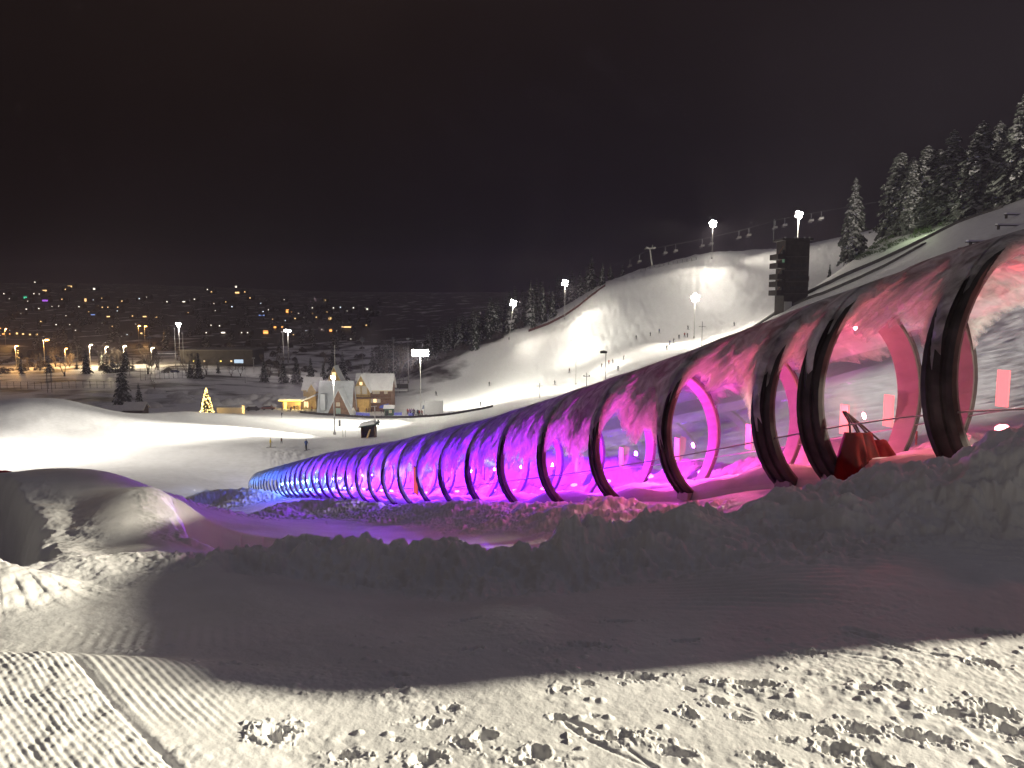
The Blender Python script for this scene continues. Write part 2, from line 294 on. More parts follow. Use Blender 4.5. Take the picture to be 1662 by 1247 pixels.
def hit(px, py, rmin=2.):
    """the ground point seen at a place of the photograph"""
    a, b = ray(px, py); Y = _rr[_rr > rmin]; g = base_h(a * Y, Y) - b * Y
    i = int(np.argmax(g > 0))
    if not (g > 0).any(): i = len(Y) - 1
    y0 = Y[i] if i == 0 else Y[i - 1] + (Y[i] - Y[i - 1]) * (0 - g[i - 1]) / (g[i] - g[i - 1] + 1e-12)
    return Vector((a * y0, y0, hz(a * y0, y0)))
def at(px, Y, py=560):
    a, b = ray(px, py); return Vector((a * Y, Y, hz(a * Y, Y)))

# ---------------------------------------------------------------- materials
MATS = {}
def mat(name, col, rough=.7, emit=0, metal=0, spec=.3, var=0, vs=5., bump=0, ecol=None):
    if name in MATS: return MATS[name]
    m = bpy.data.materials.new(name); m.use_nodes = True; n = m.node_tree; b = n.nodes['Principled BSDF']
    b.inputs['Base Color'].default_value = (*col, 1); b.inputs['Roughness'].default_value = rough
    b.inputs['Metallic'].default_value = metal; b.inputs['Specular IOR Level'].default_value = spec
    if emit:
        b.inputs['Emission Color'].default_value = (*(ecol or col), 1); b.inputs['Emission Strength'].default_value = emit
        m.cycles.emission_sampling = 'NONE'
    if var or bump:
        t = n.nodes.new('ShaderNodeTexCoord'); z = n.nodes.new('ShaderNodeTexNoise'); z.inputs['Scale'].default_value = vs; z.inputs['Detail'].default_value = 5
        n.links.new(t.outputs['Object'], z.inputs['Vector'])
        if var:
            c = n.nodes.new('ShaderNodeMapRange'); c.inputs[1].default_value = .3; c.inputs[2].default_value = .7; c.inputs[3].default_value = 1 - var; c.inputs[4].default_value = 1 + var
            n.links.new(z.outputs[0], c.inputs[0])
            x = n.nodes.new('ShaderNodeMix'); x.data_type = 'RGBA'; x.blend_type = 'MULTIPLY'; x.inputs['Factor'].default_value = 1; x.inputs['A'].default_value = (*col, 1)
            n.links.new(c.outputs[0], x.inputs['B']); n.links.new(x.outputs['Result'], b.inputs['Base Color'])
        if bump:
            bp = n.nodes.new('ShaderNodeBump'); bp.inputs['Strength'].default_value = bump; bp.inputs['Distance'].default_value = .05
            n.links.new(z.outputs[0], bp.inputs['Height']); n.links.new(bp.outputs[0], b.inputs['Normal'])
    MATS[name] = m
    return m
def snow_ground():
    m = bpy.data.materials.new('snow'); m.use_nodes = True; n = m.node_tree; b = n.nodes['Principled BSDF']; N_ = n.nodes.new; L = n.links.new
    b.inputs['Roughness'].default_value = .6; b.inputs['Specular IOR Level'].default_value = .25
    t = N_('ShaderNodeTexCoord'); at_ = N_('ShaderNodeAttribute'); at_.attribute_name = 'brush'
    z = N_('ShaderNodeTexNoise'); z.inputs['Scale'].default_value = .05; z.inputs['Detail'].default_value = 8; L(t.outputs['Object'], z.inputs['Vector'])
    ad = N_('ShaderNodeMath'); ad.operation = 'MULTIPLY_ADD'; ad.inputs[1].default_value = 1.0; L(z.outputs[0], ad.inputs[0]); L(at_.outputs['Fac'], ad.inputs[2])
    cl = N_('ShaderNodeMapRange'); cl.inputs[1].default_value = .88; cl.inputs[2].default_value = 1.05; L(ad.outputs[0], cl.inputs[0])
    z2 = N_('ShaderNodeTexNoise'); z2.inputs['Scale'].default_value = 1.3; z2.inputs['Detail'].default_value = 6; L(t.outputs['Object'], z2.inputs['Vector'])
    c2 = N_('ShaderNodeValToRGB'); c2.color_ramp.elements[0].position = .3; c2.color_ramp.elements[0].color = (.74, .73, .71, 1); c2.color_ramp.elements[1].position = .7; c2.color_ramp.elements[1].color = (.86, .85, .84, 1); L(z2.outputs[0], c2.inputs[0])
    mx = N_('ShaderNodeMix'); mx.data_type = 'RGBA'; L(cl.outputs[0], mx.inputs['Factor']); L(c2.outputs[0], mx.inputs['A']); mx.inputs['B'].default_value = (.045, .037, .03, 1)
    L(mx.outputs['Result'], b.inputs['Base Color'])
    z3 = N_('ShaderNodeTexNoise'); z3.inputs['Scale'].default_value = 70; z3.inputs['Detail'].default_value = 4; L(t.outputs['Object'], z3.inputs['Vector'])
    bp = N_('ShaderNodeBump'); bp.inputs['Strength'].default_value = .35; bp.inputs['Distance'].default_value = .006; L(z3.outputs[0], bp.inputs['Height'])
    z4 = N_('ShaderNodeTexNoise'); z4.inputs['Scale'].default_value = 1.1; z4.inputs['Detail'].default_value = 5; L(t.outputs['Object'], z4.inputs['Vector'])
    bq = N_('ShaderNodeBump'); bq.inputs['Strength'].default_value = .22; bq.inputs['Distance'].default_value = .12; L(z4.outputs[0], bq.inputs['Height']); L(bp.outputs[0], bq.inputs['Normal'])
    L(bq.outputs[0], b.inputs['Normal'])
    return m

# ---------------------------------------------------------------- object helpers
def tag(o, label=None, cat=None, group=None, kind=None):
    if label: o['label'] = label
    if cat: o['category'] = cat
    if group: o['group'] = group
    if kind: o['kind'] = kind
    return o
def empty(name, loc=(0, 0, 0), rz=0, label=None, cat=None, group=None, kind=None):
    o = bpy.data.objects.new(name, None); sc.collection.objects.link(o); o.location = loc; o.rotation_euler = (0, 0, rz)
    return tag(o, label, cat, group, kind)
class MB:
    def __init__(s): s.v = []; s.f = []; s.mi = []
    def add(s, vs, fs, mi=0):
        k = len(s.v); s.v += [tuple(q) for q in vs]; s.f += [tuple(k + i for i in f) for f in fs]; s.mi += [mi] * len(fs); return s
    def box(s, c, d, rz=0, mi=0):
        x, y, z = d[0] / 2, d[1] / 2, d[2] / 2; co, si = math.cos(rz), math.sin(rz)
        vs = [(c[0] + a * co - b * si, c[1] + a * si + b * co, c[2] + e) for a, b, e in ((-x, -y, -z), (x, -y, -z), (x, y, -z), (-x, y, -z), (-x, -y, z), (x, -y, z), (x, y, z), (-x, y, z))]
        return s.add(vs, [(3, 2, 1, 0), (4, 5, 6, 7), (0, 1, 5, 4), (1, 2, 6, 5), (2, 3, 7, 6), (3, 0, 4, 7)], mi)
    def tube(s, pts, r, n=8, mi=0, caps=True):
        pts = [Vector(p) for p in pts]; rs = r if isinstance(r, (list, tuple)) else [r] * len(pts); k = len(s.v)
        for i, p in enumerate(pts):
            d = (pts[min(i + 1, len(pts) - 1)] - pts[max(i - 1, 0)]).normalized()
            a = d.cross(Vector((0, 0, 1)) if abs(d.z) < .9 else Vector((0, 1, 0))).normalized(); b = a.cross(d)
            for j in range(n):
                t = 2 * math.pi * j / n; s.v.append(tuple(p + (a * math.cos(t) + b * math.sin(t)) * rs[i]))
        for i in range(len(pts) - 1):
            for j in range(n):
                s.f.append((k + i * n + j, k + i * n + (j + 1) % n, k + (i + 1) * n + (j + 1) % n, k + (i + 1) * n + j)); s.mi.append(mi)
        if caps:
            s.f.append(tuple(k + j for j in reversed(range(n)))); s.f.append(tuple(k + (len(pts) - 1) * n + j for j in range(n))); s.mi += [mi, mi]
        return s
    def prism(s, prof, y0, y1, mi=0, axis='y'):
        n = len(prof); g = (lambda a, b, y: (a, y, b)) if axis == 'y' else (lambda a, b, y: (y, a, b))
        vs = [g(a, b, y0) for a, b in prof] + [g(a, b, y1) for a, b in prof]
        fs = [tuple(range(n)), tuple(reversed(range(n, 2 * n)))] + [(i, (i + 1) % n + 0, (i + 1) % n + n, i + n)[::-1] for i in range(n)]
        return s.add(vs, fs, mi)
    def mesh(s, name, mats, smooth=False):
        me = bpy.data.meshes.new(name); me.from_pydata(s.v, [], s.f); mats = mats if isinstance(mats, (list, tuple)) else [mats]
        for m in mats: me.materials.append(m)
        me.polygons.foreach_set('material_index', s.mi)
        if smooth: me.polygons.foreach_set('use_smooth', [True] * len(s.f))
        me.update(); bm = bmesh.new(); bm.from_mesh(me); bmesh.ops.recalc_face_normals(bm, faces=bm.faces); bm.to_mesh(me); bm.free()
        return me
    def build(s, name, mats, parent=None, smooth=False, loc=(0, 0, 0)):
        o = bpy.data.objects.new(name, s.mesh(name, mats, smooth)); sc.collection.objects.link(o); o.location = loc
        if parent: o.parent = parent
        return o
def link(name, me, parent=None, loc=(0, 0, 0), rz=0, scale=1):
    o = bpy.data.objects.new(name, me); sc.collection.objects.link(o); o.location = loc; o.rotation_euler = (0, 0, rz)
    o.scale = (scale,) * 3 if not isinstance(scale, tuple) else scale
    if parent: o.parent = parent
    return o
def copy_tree(o, parent=None):
    c = o.copy(); sc.collection.objects.link(c); c.parent = parent
    for ch in list(o.children): copy_tree(ch, c)
    return c

# ---------------------------------------------------------------- the ground: one sheet round the camera out to the far hills
az = np.r_[np.arange(-180, -60, 3.), np.arange(-60, -36, .6), np.arange(-36, 36, .062), np.arange(36, 60, .6), np.arange(60, 180, 3.)]
rr = np.r_[np.geomspace(.5, 2.2, 20)[:-1], np.geomspace(2.2, 4.4, 340)[:-1], np.geomspace(4.4, 10, 250)[:-1], np.geomspace(10, 60, 270)[:-1], np.geomspace(60, 600, 260)[:-1], np.geomspace(600, 2500, 60)]
nA, nR = len(az), len(rr)
AA, RR = np.meshgrid(np.radians(az), rr)
gx = (np.sin(AA) * RR).ravel(); gy = (np.cos(AA) * RR).ravel()
gz = H(gx, gy)
co = np.c_[gx, gy, gz]
co = np.vstack([co, [[0, 0, gz[:nA].mean()]]])
i0 = (np.arange(nR - 1)[:, None] * nA + np.arange(nA)[None]).ravel(); i1 = (np.arange(nR - 1)[:, None] * nA + (np.arange(nA)[None] + 1) % nA).ravel()
quads = np.c_[i0, i0 + nA, i1 + nA, i1]
tri = np.c_[np.arange(nA), (np.arange(nA) + 1) % nA, np.full(nA, nR * nA)]
me = bpy.data.meshes.new('snow_ground')
me.vertices.add(len(co)); me.vertices.foreach_set('co', co.ravel())
nl = quads.size + tri.size; me.loops.add(nl); me.loops.foreach_set('vertex_index', np.r_[quads[:, ::-1].ravel(), tri[:, ::-1].ravel()][:nl].astype(np.int32))
np_ = len(quads) + len(tri); me.polygons.add(np_)
me.polygons.foreach_set('loop_start', np.r_[np.arange(len(quads)) * 4, quads.size + np.arange(len(tri)) * 3].astype(np.int32))
me.polygons.foreach_set('use_smooth', np.ones(np_, bool))
me.update(calc_edges=True)
nrm_flip = me.polygons[nA * 30].normal.z < 0
if nrm_flip: me.flip_normals()
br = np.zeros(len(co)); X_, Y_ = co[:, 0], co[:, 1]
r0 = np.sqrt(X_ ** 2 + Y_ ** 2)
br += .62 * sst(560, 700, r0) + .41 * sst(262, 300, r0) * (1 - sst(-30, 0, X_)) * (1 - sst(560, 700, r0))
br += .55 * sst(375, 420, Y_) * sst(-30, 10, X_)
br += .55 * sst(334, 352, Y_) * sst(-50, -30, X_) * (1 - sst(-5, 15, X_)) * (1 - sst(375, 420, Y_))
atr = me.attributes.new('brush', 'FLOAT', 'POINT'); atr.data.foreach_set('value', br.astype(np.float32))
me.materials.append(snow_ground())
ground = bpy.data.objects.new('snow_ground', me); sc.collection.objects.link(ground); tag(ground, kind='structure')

# ---------------------------------------------------------------- the covered conveyor: ribs, clear panels, snow crust, coloured lights
def lerp_stops(st, t):
    ts = [q[0] for q in st]; return tuple(float(np.interp(t, ts, [q[1][i] for q in st])) for i in range(3))
COLS = [(1, (1, .16, .13)), (6, (1, .18, .18)), (9, (1, .17, .20)), (11, (1, .12, .27)), (13.5, (.88, .06, .42)), (16, (.48, .025, .70)), (20, (.20, .009, .88)), (26, (.17, .007, .9)), (46, (.15, .012, .9)), (54, (.10, .04, 1)), (64, (.05, .14, 1)), (90, (.14, .36, 1))]
PHI = R(146)
def ring_pt(t, phi, r):
    x, y, z = tun(t); s = math.sin(phi) * r
    return Vector((x + N[0] * s, y + N[1] * s, z + CH + math.cos(phi) * r))
TK = [3.6 + k for k in range(0, 34)]
TS = [1.55, 3.5, 5.88, 7.75] + [k * RING for k in TK]      # two closer rings where the sections join
def mat_crust():
    m = bpy.data.materials.new('frost_crust'); m.use_nodes = True; n = m.node_tree; n.nodes.clear(); A = n.nodes.new; L = n.links.new
    out = A('ShaderNodeOutputMaterial'); d = A('ShaderNodeBsdfDiffuse'); t = A('ShaderNodeBsdfTranslucent'); tr = A('ShaderNodeBsdfTransparent')
    th = A('ShaderNodeAttribute'); th.attribute_name = 'thick'; uv = A('ShaderNodeAttribute'); uv.attribute_name = 'along'
    nz = A('ShaderNodeTexNoise'); nz.inputs['Scale'].default_value = 1.0; nz.inputs['Detail'].default_value = 7; nz.inputs['Roughness'].default_value = .62; L(uv.outputs['Vector'], nz.inputs['Vector'])
    tc = A('ShaderNodeTexCoord'); nb = A('ShaderNodeTexNoise'); nb.inputs['Scale'].default_value = 2.6; nb.inputs['Detail'].default_value = 6; nb.inputs['Distortion'].default_value = 1.2; L(tc.outputs['Object'], nb.inputs['Vector'])
    cr = A('ShaderNodeValToRGB'); cr.color_ramp.elements[0].position = .36; cr.color_ramp.elements[0].color = (.26, .235, .225, 1); cr.color_ramp.elements[1].position = .7; cr.color_ramp.elements[1].color = (.80, .79, .78, 1); L(nb.outputs[0], cr.inputs[0]); L(cr.outputs[0], d.inputs[0])
    t.inputs[0].default_value = (.92, .92, .92, 1)
    # thick at the crown, thin and scraped lower down
    f = A('ShaderNodeMath'); f.operation = 'MULTIPLY_ADD'; f.inputs[1].default_value = 1.1; f.inputs[2].default_value = -.55; L(nb.outputs[0], f.inputs[0])
    g = A('ShaderNodeMath'); g.operation = 'ADD'; L(f.outputs[0], g.inputs[0]); L(th.outputs['Fac'], g.inputs[1])
    mr = A('ShaderNodeMapRange'); mr.inputs[1].default_value = .05; mr.inputs[2].default_value = .78; mr.inputs[3].default_value = .52; mr.inputs[4].default_value = .015
    sm = A('ShaderNodeMath'); sm.operation = 'MULTIPLY_ADD'; sm.inputs[1].default_value = 1.3; sm.inputs[2].default_value = -.65; L(nz.outputs[0], sm.inputs[0]); sa = A('ShaderNodeMath'); sa.operation = 'ADD'; L(g.outputs[0], sa.inputs[0]); L(sm.outputs[0], sa.inputs[1]); L(sa.outputs[0], mr.inputs[0])
    m1 = A('ShaderNodeMixShader'); L(mr.outputs[0], m1.inputs[0]); L(d.outputs[0], m1.inputs[1]); L(t.outputs[0], m1.inputs[2])
    bn = A('ShaderNodeTexNoise'); bn.inputs['Scale'].default_value = 9; bn.inputs['Detail'].default_value = 5; L(tc.outputs['Object'], bn.inputs['Vector'])
    bs = A('ShaderNodeMath'); bs.operation = 'MULTIPLY_ADD'; bs.inputs[1].default_value = .8; L(nz.outputs[0], bs.inputs[0]); L(bn.outputs[0], bs.inputs[2])
    bp = A('ShaderNodeBump'); bp.inputs['Strength'].default_value = .9; bp.inputs['Distance'].default_value = .05; L(bs.outputs[0], bp.inputs['Height']); L(bp.outputs[0], d.inputs['Normal']); L(bp.outputs[0], t.inputs['Normal'])
    e1 = A('ShaderNodeMath'); e1.operation = 'MULTIPLY_ADD'; e1.inputs[1].default_value = .85; e1.inputs[2].default_value = -.46; L(nz.outputs[0], e1.inputs[0])
    e2 = A('ShaderNodeMath'); e2.operation = 'ADD'; L(e1.outputs[0], e2.inputs[0]); L(th.outputs['Fac'], e2.inputs[1])
    e3 = A('ShaderNodeMapRange'); e3.inputs[1].default_value = -.06; e3.inputs[2].default_value = .16; L(e2.outputs[0], e3.inputs[0])
    m2 = A('ShaderNodeMixShader'); L(e3.outputs[0], m2.inputs[0]); L(tr.outputs[0], m2.inputs[1]); L(m1.outputs[0], m2.inputs[2]); L(m2.outputs[0], out.inputs[0])
    return m
def mat_panel():
    m = bpy.data.materials.new('clear_polycarbonate'); m.use_nodes = True; n = m.node_tree; n.nodes.clear(); A = n.nodes.new; L = n.links.new
    out = A('ShaderNodeOutputMaterial'); tr = A('ShaderNodeBsdfTransparent'); tr.inputs[0].default_value = (.93, .93, .94, 1); g = A('ShaderNodeBsdfGlossy'); g.inputs['Roughness'].default_value = .02
    df = A('ShaderNodeBsdfDiffuse'); df.inputs[0].default_value = (.8, .8, .8, 1); tl = A('ShaderNodeBsdfTranslucent')
    lw = A('ShaderNodeFresnel'); lw.inputs[0].default_value = 1.45; tc = A('ShaderNodeTexCoord'); z = A('ShaderNodeTexNoise'); z.inputs['Scale'].default_value = 1.5; z.inputs['Detail'].default_value = 6; L(tc.outputs['Object'], z.inputs[0])
    mr = A('ShaderNodeMapRange'); mr.inputs[1].default_value = .45; mr.inputs[2].default_value = .75; mr.inputs[3].default_value = .008; mr.inputs[4].default_value = .045; L(z.outputs[0], mr.inputs[0])
    m0 = A('ShaderNodeMixShader'); m0.inputs[0].default_value = .5; L(df.outputs[0], m0.inputs[1]); L(tl.outputs[0], m0.inputs[2])
    m1 = A('ShaderNodeMixShader'); L(mr.outputs[0], m1.inputs[0]); L(tr.outputs[0], m1.inputs[1]); L(m0.outputs[0], m1.inputs[2])
    mu = A('ShaderNodeMath'); mu.operation = 'MULTIPLY'; mu.inputs[1].default_value = .28; L(lw.outputs[0], mu.inputs[0])
    m2 = A('ShaderNodeMixShader'); L(mu.outputs[0], m2.inputs[0]); L(m1.outputs[0], m2.inputs[1]); L(g.outputs[0], m2.inputs[2]); L(m2.outputs[0], out.inputs[0])
    return m
MCR, MPA = mat_crust(), mat_panel()
rubber = mat('black_rubber', (.055, .051, .048), .72, spec=.25, var=.55, vs=3, bump=.25)
rib_inner = mat('rib_inner_lightened', (.19, .18, .175), .55, var=.15, vs=4)  # inner rib faces made paler to stand in for strong light inside
steel = mat('galvanised_steel', (.42, .42, .42), .45, metal=.6, var=.2, vs=3)
x0, y0, z0 = tun(6)
tunnel = empty('ski_conveyor_tunnel', (float(x0), float(y0), float(z0)), 0, 'long clear arched tunnel running down the snowy slope, glowing red, pink, violet and blue inside', 'conveyor tunnel')
off0 = -Vector((float(x0), float(y0), float(z0)))
# each rib: a bent channel with three raised strips
PROF = [(-.19, 0), (-.19, .075), (-.125, .085), (-.12, .05), (-.05, .05), (-.045, .085), (.045, .085), (.05, .05), (.12, .05), (.125, .085), (.19, .075), (.19, 0), (.19, -.03), (-.19, -.03)]
nphi = 40
for ti in TS:
    m = MB(); n = len(PROF); wdt = 1.0 if ti < 9.5 else .78
    for j in range(nphi + 1):
        ph = -PHI + 2 * PHI * j / nphi
        for a, b in PROF: m.v.append(tuple(ring_pt(ti + a * wdt, ph, RAD + b) + off0))
    for j in range(nphi):
        for i in range(n):
            m.f.append((j * n + i, j * n + (i + 1) % n, (j + 1) * n + (i + 1) % n, (j + 1) * n + i)); m.mi.append(1 if i >= 11 else 0)
    m.f += [tuple(range(n)), tuple(nphi * n + i for i in range(n))]; m.mi += [0, 0]
    rb = m.build('rib', [rubber, rib_inner], tunnel)
    # pale feet bolted to the base rail
    for sg in (-1, 1): MB().box(ring_pt(ti, sg * R(141), RAD + .02) + off0, (.30, .30, .16), -TH).build('rib_foot', steel, rb)
for a, b in zip(TS[:-1], TS[1:]):
    m = MB(); nu, nv = 3, 30
    for i in range(nu + 1):
        for j in range(nv + 1): m.v.append(tuple(ring_pt(a + .15 + (b - a - .3) * i / nu, -PHI + 2 * PHI * j / nv, RAD + .012) + off0))
    for i in range(nu):
        for j in range(nv): m.f.append((i * (nv + 1) + j, i * (nv + 1) + j + 1, (i + 1) * (nv + 1) + j + 1, (i + 1) * (nv + 1) + j)); m.mi.append(0)
    pn = m.build('panel', MPA, tunnel, True)
# the crust of frost on the roof, one sheet per bay, its lower hem ragged
rc = random.Random(3)
for bi, (a, b) in enumerate(zip(TS[:-1], TS[1:])):
    nu, nv = 16, 44; a2, b2 = a - .04, b + .04
    mid = (a + b) / 2
    ne = float(np.interp(mid, [2, 4.7, 6.9, 8.2, 9.8, 12, 16, 24, 40, 60, 90], [110, 46, 50, 64, 66, 70, 76, 78, 74, 68, 76])) + rc.uniform(-5, 5)
    fe = float(np.interp(mid, [2, 4.7, 6.9, 9, 12, 20, 40], [120, 62, 46, 40, 42, 42, 42])) + rc.uniform(-6, 6)
    if a < 3: ne = fe = 140
    vs = []; tk = []; al = []
    for i in range(nu + 1):
        t = a2 + (b2 - a2) * i / nu; ff = i / nu
        n1 = ne + 9 * math.sin(t * 1.9 + bi) - 9 * ff + 6 * math.sin(t * 5 + bi * 2.); f1 = fe + 9 * math.sin(t * 1.3 + 2 * bi) + 5 * math.sin(t * 4.3)
        rb_ = math.exp(-(min(abs(t - a), abs(t - b)) / .24) ** 2); n1 = min(n1 + 14 + (24 if t < 9 else 13) * rb_, 140); f1 = min(f1 + 14 + 4 * rb_, 140)
        for j in range(nv + 1):
            ph = -n1 + (n1 + f1) * j / nv
            if ph < 0: k = (n1 + ph) / max(n1, 1) if True else 0
            else: k = (f1 - ph) / max(f1, 1)
            k = max(k, 0); deg = (n1 if ph < 0 else f1) * k         # degrees above the hem
            th = min(deg / 52, 1)
            lump = .035 * th * (.5 + .5 * math.sin(t * 2.3 + ph * .05) * math.cos(ph * .11 + t)) + .012 * th
            near_rib = min(abs(t - a), abs(t - b)); ext = .075 * math.exp(-(near_rib / .14) ** 2) * min(th * 1.6, 1)
            vs.append(tuple(ring_pt(t, R(ph), RAD + .02 + lump + .085 * sst(.35, 1.0, th) + .085 * rb_ * min(th * 2.2, 1) * (1 - sst(.35, 1.0, th))) + off0)); tk.append(.9 if a < 3 else (min(th * 1.5, 1) if a < 5 else (min(th * 1.25, 1.15) if a < 14 else th))); al.append((t * 3.6 + ph * .06, ph * .06 + t * .4, bi * 3.1))
    fs = [(i * (nv + 1) + j, i * (nv + 1) + j + 1, (i + 1) * (nv + 1) + j + 1, (i + 1) * (nv + 1) + j) for i in range(nu) for j in range(nv)]
    me = bpy.data.meshes.new('snow_crust'); me.from_pydata(vs, [], fs); me.materials.append(MCR); me.polygons.foreach_set('use_smooth', [True] * len(fs))
    q = me.attributes.new('thick', 'FLOAT', 'POINT'); q.data.foreach_set('value', tk)
    q = me.attributes.new('along', 'FLOAT_VECTOR', 'POINT'); q.data.foreach_set('vector', [c for p in al for c in p])
    o = bpy.data.objects.new('snow_crust', me); sc.collection.objects.link(o); o.parent = tunnel
# base rails and the light strip under the crown
for sg in (-1, 1):
    m = MB(); m.tube([Vector(tuple(float(c) for c in tun(t, sg * .92))) + off0 + Vector((0, 0, .03)) for t in np.arange(1.2, 88, 1.2)], .07, 6); m.build('base_rail', steel, tunnel)
strips = {}
for i, ti in enumerate(TS[1:-1]):
    t = ti + RING * .5
    col = lerp_stops(COLS, t)
    fall = float(np.interp(t, [3, 8, 14, 24, 45, 60, 88], [15, 17, 60, 150, 170, 120, 70]))
    p = ring_pt(t, R(8), RAD - .16)
    o = lamp('tunnel_light', p, fall * (3.2 if t < 9 else 1.5), col, .12)
    if t > 9: lamp('tunnel_light', ring_pt(t, R(92), RAD - .35), fall * (4.2 if t < 13 else 6.2), col, .028)
    if (i % 2 == 0 or t < 22) and t > 5.5:
        k = i // 4
        mled = mat('led_%d' % k, (.02, .02, .02),   .4, 2.0, ecol=tuple(c for c in col))
        m = MB(); base = ring_pt(t, R(96), RAD - .07) + off0; m.box(base, (.035, .17, .52), -TH); m.build('led_panel', mled, tunnel)
for sg in (-1, 1):
    m = MB(); m.tube([ring_pt(float(t), sg * R(108), RAD + .015) + off0 for t in np.arange(1.6, 88, .8)], .011, 5); m.build('panel_seam', steel, tunnel)
# moving belt on the floor
belt = MB(); tt = np.arange(1.4, 87, .8); vs = []
for t in tt:
    for of, dz in ((-.34, .10), (.34, .10), (.34, -.1), (-.34, -.1)):
        x, y, z = tun(float(t), of); vs.append((float(x), float(y), float(z) + dz))
fs = [(i * 4 + j, i * 4 + (j + 1) % 4, i * 4 + 4 + (j + 1) % 4, i * 4 + 4 + j) for i in range(len(tt) - 1) for j in range(4)] + [(0, 1, 2, 3), tuple(4 * (len(tt) - 1) + j for j in range(4))]
belt.add(vs, fs); o = belt.build('conveyor_belt', mat('belt_rubber', (.10, .095, .095), .8, var=.4, vs=2)); tag(o, 'dark snow-dusted conveyor belt running along the floor inside the clear tunnel', 'conveyor belt')
# loose snow heaped on both sides of the belt inside
for sg, nm in ((1, 'drift of trodden snow inside the tunnel along its far wall'), (-1, 'drift of trodden snow inside the tunnel along its near wall')):
    m = MB(); tt = np.arange(3.8, 87, .35); nv = 7; vs = []
    for t in tt:
        for j in range(nv):
            of = sg * (.42 + .62 * j / (nv - 1)); x, y, z = tun(float(t), of)
            hh = .13 + (.16 * math.sin(math.pi * (j + .4) / nv) * (1 + .7 * math.sin(t * 1.3 + sg) * math.sin(t * .47)) + .05 * math.sin(t * 3.1 + j * 1.3)) if 0 < j < nv - 1 else -.05
            vs.append((float(x), float(y), float(z) + hh))
    fs = [(i * nv + j, i * nv + j + 1, (i + 1) * nv + j + 1, (i + 1) * nv + j) for i in range(len(tt) - 1) for j in range(nv - 1)]
    m.add(vs, fs); o = m.build('snow_drift', mat('loose_snow', (.82, .81, .80), .6, var=.05, vs=4, bump=.3), None, True); tag(o, nm, 'snow drift', None, 'stuff')
# orange-red notice on the near side of the tunnel, a third of the way down
def on_tunnel(px):           # tunnel position whose near wall shows at that column
    best = min(np.arange(3, 80, .05), key=lambda t: abs(_pr(ring_pt(float(t), R(-92), RAD))[0] - px)); return float(best)
def _pr(p):
    fw = p[1] * CP + p[2] * SP; up = -p[1] * SP + p[2] * CP
    return 831 + F * p[0] / fw, 623.5 - F * up / fw
t_ = on_tunnel(676); m = MB(); p = ring_pt(t_, R(-97), RAD + .05); m.box(p, (.03, .42, .92), -TH); m.box(p + Vector((.02, 0, 0)), (.02, .46, .98), -TH, 1)
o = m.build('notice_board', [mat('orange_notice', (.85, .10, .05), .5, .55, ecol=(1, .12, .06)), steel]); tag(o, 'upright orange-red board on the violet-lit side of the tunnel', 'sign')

# red safety pads hung on cords inside the tunnel mouth
def pad(px0, px1, top, bot, Y, tilt, label):
    c = P((px0 + px1) / 2, bot, Y); wd = (px1 - px0) / F * Y; ht = (bot - top) / F * Y
    m = MB(); nu, nv = 8, 12; fr = []
    for i in range(nu + 1):
        for j in range(nv + 1):
            a = i / nu - .5; b = j / nv
            fr.append((a * wd * (1 - .60 * b ** 1.1) + tilt * b * ht, -.05 * math.sin(math.pi * i / nu) - .05 * math.sin(a * 9 + b * 4) * (1 - b) - .02, b * ht))
    k = len(fr); bk = [(x, y + .09, z) for x, y, z in fr]
    q = lambda i, j: i * (nv + 1) + j
    fs = [(q(i, j), q(i + 1, j), q(i + 1, j + 1), q(i, j + 1)) for i in range(nu) for j in range(nv)]
    fs += [tuple(k + v for v in reversed(f)) for f in fs]
    for i in range(nu):
        for j in (0, nv): fs.append((q(i, j), q(i + 1, j), k + q(i + 1, j), k + q(i, j)))
    for j in range(nv):
        for i in (0, nu): fs.append((q(i, j), q(i, j + 1), k + q(i, j + 1), k + q(i, j)))
    m.add(fr + bk, fs)
    e = empty('safety_pad', c, 0, label, 'safety pad', 'red safety pads hung in the tunnel')
    o = m.build('cover', mat('red_vinyl', (.16, .005, .003), .9, spec=.08, var=.15, vs=4, bump=.1), e, True)
    top_ = Vector((tilt * ht, 0, ht)); dirn = Vector(P(1368, 668, Y)) - Vector(c)
    MB().tube([top_ + Vector((-.05, 0, -.02)), top_.lerp(dirn, .5) + Vector((.01, 0, 0)), dirn], .014, 6).build('cord', mat('dark_cord', (.09, .02, .02), .8), e)
    MB().tube([top_ + Vector((.06, 0, -.02)), top_.lerp(dirn, .5) + Vector((.04, 0, 0)), dirn + Vector((.03, 0, 0))], .014, 6).build('cord', MATS['dark_cord'], e)
    return e
pad(1352, 1416, 700, 785, 10.2, -.02, 'leftmost red safety pad, half hidden behind the thick black rib')
pad(1380, 1440, 700, 786, 10.35, -.14, 'red safety pad hanging between its two overlapping neighbours in the tunnel')
pad(1404, 1482, 712, 785, 10.5, -.34, 'rightmost red safety pad with its skirt spread over the snow in the tunnel')

